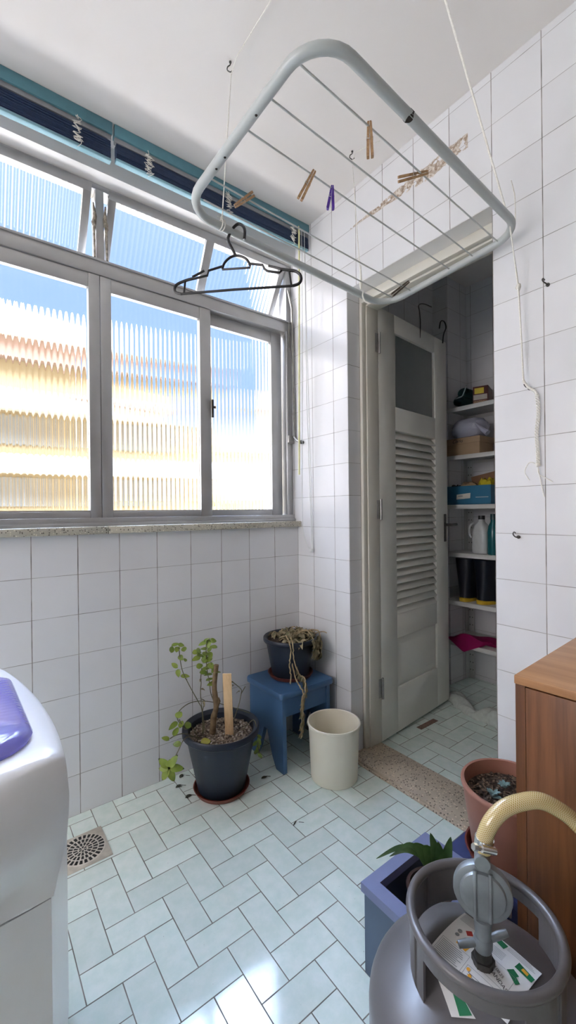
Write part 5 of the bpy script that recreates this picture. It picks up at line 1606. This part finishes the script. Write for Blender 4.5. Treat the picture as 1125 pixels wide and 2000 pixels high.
t = thing('plastic_jug', 'white translucent plastic jug on the shelf below the blue box', 'jug', (1.09, -0.415, z3))
b = MB()
Rj = []
for z, sx_, sy_ in ((0, 0.040, 0.044), (0.006, 0.045, 0.049), (0.10, 0.045, 0.049), (0.14, 0.043, 0.046), (0.17, 0.032, 0.034), (0.19, 0.018, 0.018), (0.205, 0.016, 0.016)):
    Rj.append([(1.09 + sx_ * math.copysign(abs(math.cos(a)) ** 0.6, math.cos(a)), -0.415 + sy_ * math.copysign(abs(math.sin(a)) ** 0.6, math.sin(a)), z3 + z) for a in [2 * PI * k / 24 for k in range(24)]])
b.loft(Rj); b.build('jug_body', mat('milky_plastic', (0.50, 0.52, 0.52, 1), 0.4), t)
b = MB(); b.lathe([(0.0, 0.205), (0.019, 0.205), (0.019, 0.228), (0, 0.228)], 18, (1.09, -0.415, z3)); b.build('jug_cap', M_black, t)
b = MB(); b.tube(bez([(1.06, -0.38, z3 + 0.185), (1.045, -0.365, z3 + 0.165), (1.045, -0.362, z3 + 0.12), (1.05, -0.372, z3 + 0.095)], 5), 0.007, 8); b.build('jug_handle', mat('milky_plastic_handle', (0.50, 0.52, 0.52, 1), 0.4), t)
t = thing('bottle', 'tall teal plastic bottle on the shelf beside the jug', 'bottle', (1.06, -0.500, z3))
b = MB(); b.lathe([(0.0, 0.0), (0.030, 0.0), (0.033, 0.005), (0.033, 0.13), (0.028, 0.165), (0.016, 0.19), (0.014, 0.21), (0, 0.21)], 28, (1.06, -0.502, z3)); b.build('bottle_body', mat('teal_plastic', (0.010, 0.10, 0.115, 1), 0.25), t)
b = MB(); b.lathe([(0.0, 0.205), (0.017, 0.205), (0.016, 0.238), (0, 0.238)], 20, (1.06, -0.502, z3)); b.build('bottle_cap', mat('dark_teal_cap', (0.01, 0.05, 0.06, 1), 0.4), t)
z4 = SZ[4]
M_boot = mat('navy_rubber', (0.006, 0.008, 0.016, 1), 0.35)
M_sole = mat('yellow_rubber', (0.55, 0.36, 0.02, 1), 0.55)
def boot(label, y, x, rz):
    t = thing('rubber_boot', label, 'boot', (x, y, z4), rz, 'navy rubber boots')
    Mb = Matrix.Translation((x, y, z4)) @ Matrix.Rotation(rz, 4, 'Z')
    b = MB()
    R = []
    for z, x0_, x1_, hw in ((0.016, -0.05, 0.19, 0.044), (0.05, -0.048, 0.185, 0.046), (0.08, -0.048, 0.14, 0.046), (0.11, -0.047, 0.075, 0.046), (0.15, -0.048, 0.056, 0.048), (0.20, -0.052, 0.056, 0.053), (0.262, -0.056, 0.060, 0.058)):
        R.append([Mb @ V(((x0_ + x1_) / 2 + (x1_ - x0_) / 2 * math.copysign(abs(math.cos(a)) ** 0.75, math.cos(a)), hw * math.copysign(abs(math.sin(a)) ** 0.75, math.sin(a)), z)) for a in [2 * PI * k / 24 for k in range(24)]])
    b.loft(R); b.build('boot_shaft', M_boot, t)
    b = MB(); R = []
    for z, e in ((0.0, 0.0), (0.020, 0.002), (0.024, -0.002)):
        R.append([Mb @ V((0.07 + (0.123 + e) * math.copysign(abs(math.cos(a)) ** 0.7, math.cos(a)), (0.042 + e - 0.008 * math.cos(a) ** 2 * (math.cos(2 * a) > 0.2) * 0) * math.copysign(abs(math.sin(a)) ** 0.75, math.sin(a)), z)) for a in [2 * PI * k / 28 for k in range(28)]])
    b.loft(R); b.build('boot_sole', M_sole, t, label='yellow sole')
boot('left navy rubber boot with a yellow sole on the shelf', -0.326, 1.068, 0.05)
boot('right navy rubber boot with a yellow sole, turned sideways on the shelf', -0.442, 1.072, -0.30)
b = MB(); b.lathe([(0.0, 0), (0.06, 0.0), (0.07, 0.01), (0.082, 0.10), (0.075, 0.18), (0.05, 0.22), (0, 0.225)], 32, (1.19, -0.60, z4))
tag(b.build('round_container', mat('grey_plastic', (0.22, 0.23, 0.24, 1), 0.45), origin=(1.19, -0.60, z4)), 'grey rounded container half hidden behind the boots', 'container')
z5 = SZ[5]
b = MB()
prof = []
nY, nX = 26, 16
def cl_z(u, v):
    return 0.010 + 0.055 * math.sin(PI * min(1, u * 1.1)) * (0.6 + 0.4 * math.sin(7 * u + 4 * v)) * (1 - 0.5 * v) + 0.022 * u
G = {}
for i in range(nY + 1):
    u = i / nY
    for j in range(nX + 1):
        v = j / nX
        y = -0.245 - 0.33 * u
        dropz = max(0.0, 1 - abs(u - 0.33) / 0.36)
        if v < 0.36:
            k = (0.36 - v) / 0.36
            x = 0.998 - 0.006 * k; z = z5 + 0.010 - 0.062 * k * dropz + cl_z(u, 0.36) * (1 - k) * 0.8 + 0.004
            x = x + 0.010 * (1 - dropz)
            if dropz < 0.05: x += 0.03 * k
        else:
            k = (v - 0.36) / 0.64
            x = 0.998 + 0.20 * k; z = z5 + 0.004 + cl_z(u, k) * (1 - k ** 3)
        G[i, j] = b.bm.verts.new((x, y + 0.010 * math.sin(9 * v + 3 * u), z))
for i in range(nY):
    for j in range(nX):
        b._f([G[i, j], G[i + 1, j], G[i + 1, j + 1], G[i, j + 1]])
bmesh.ops.solidify(b.bm, geom=b.bm.faces[:], thickness=0.003)
tag(b.build('pink_cloth', mat('magenta_cloth', (0.46, 0.006, 0.155, 1), 0.85, var=0.08), ang=80, origin=(1.10, -0.40, z5)), 'magenta cloth hanging over the edge of the lowest shelf', 'cloth')
# twisted white cloth on the closet floor
b = MB()
path = [(0.935, -0.300), (0.905, -0.350), (0.860, -0.415), (0.815, -0.480), (0.790, -0.520), (0.80, -0.565), (0.815, -0.62), (0.80, -0.70), (0.785, -0.78)]
wid = [0.030, 0.052, 0.050, 0.036, 0.026, 0.036, 0.055, 0.060, 0.045]
hgt = [0.018, 0.048, 0.045, 0.034, 0.028, 0.050, 0.070, 0.060, 0.03]
R = []
pp = bez([(x, y, 0) for x, y in path], 5)
for i, p in enumerate(pp):
    f = i / (len(pp) - 1) * (len(path) - 1); k = min(int(f), len(path) - 2); q = f - k
    w_ = wid[k] * (1 - q) + wid[k + 1] * q; h_ = hgt[k] * (1 - q) + hgt[k + 1] * q
    tn = (pp[min(i + 1, len(pp) - 1)] - pp[max(i - 1, 0)]).normalized(); sd = V((-tn.y, tn.x, 0))
    R.append([p + sd * w_ * math.cos(a) * (1 + 0.12 * math.sin(5 * a + i)) + V((0, 0, 0.005 + h_ * max(0, math.sin(a)) * (1 + 0.18 * math.sin(4 * a + i * 0.8)))) for a in [2 * PI * m_ / 22 for m_ in range(22)]])
b.loft(R)
tag(b.build('white_rag', mat('white_rag_cloth', (0.52, 0.56, 0.52, 1), 0.9, var=0.06, scale=60, bump=0.3), ang=80, origin=(0.83, -0.5, 0.004)), 'twisted white rag lying on the closet floor', 'rag')
# socket plate on the back wall above the jug
# worn brick-coloured patch in the closet floor by the door
b = MB(); b.box(0.452, 0.60, -0.428, -0.398, 0.003, 0.0052)
struct(b.build('trim_5', terrazzo('exposed_red_screed', (0.22, 0.13, 0.10, 1), sc=120), smooth=False), 'missing floor tile showing reddish screed under the closet door', 'floor patch')
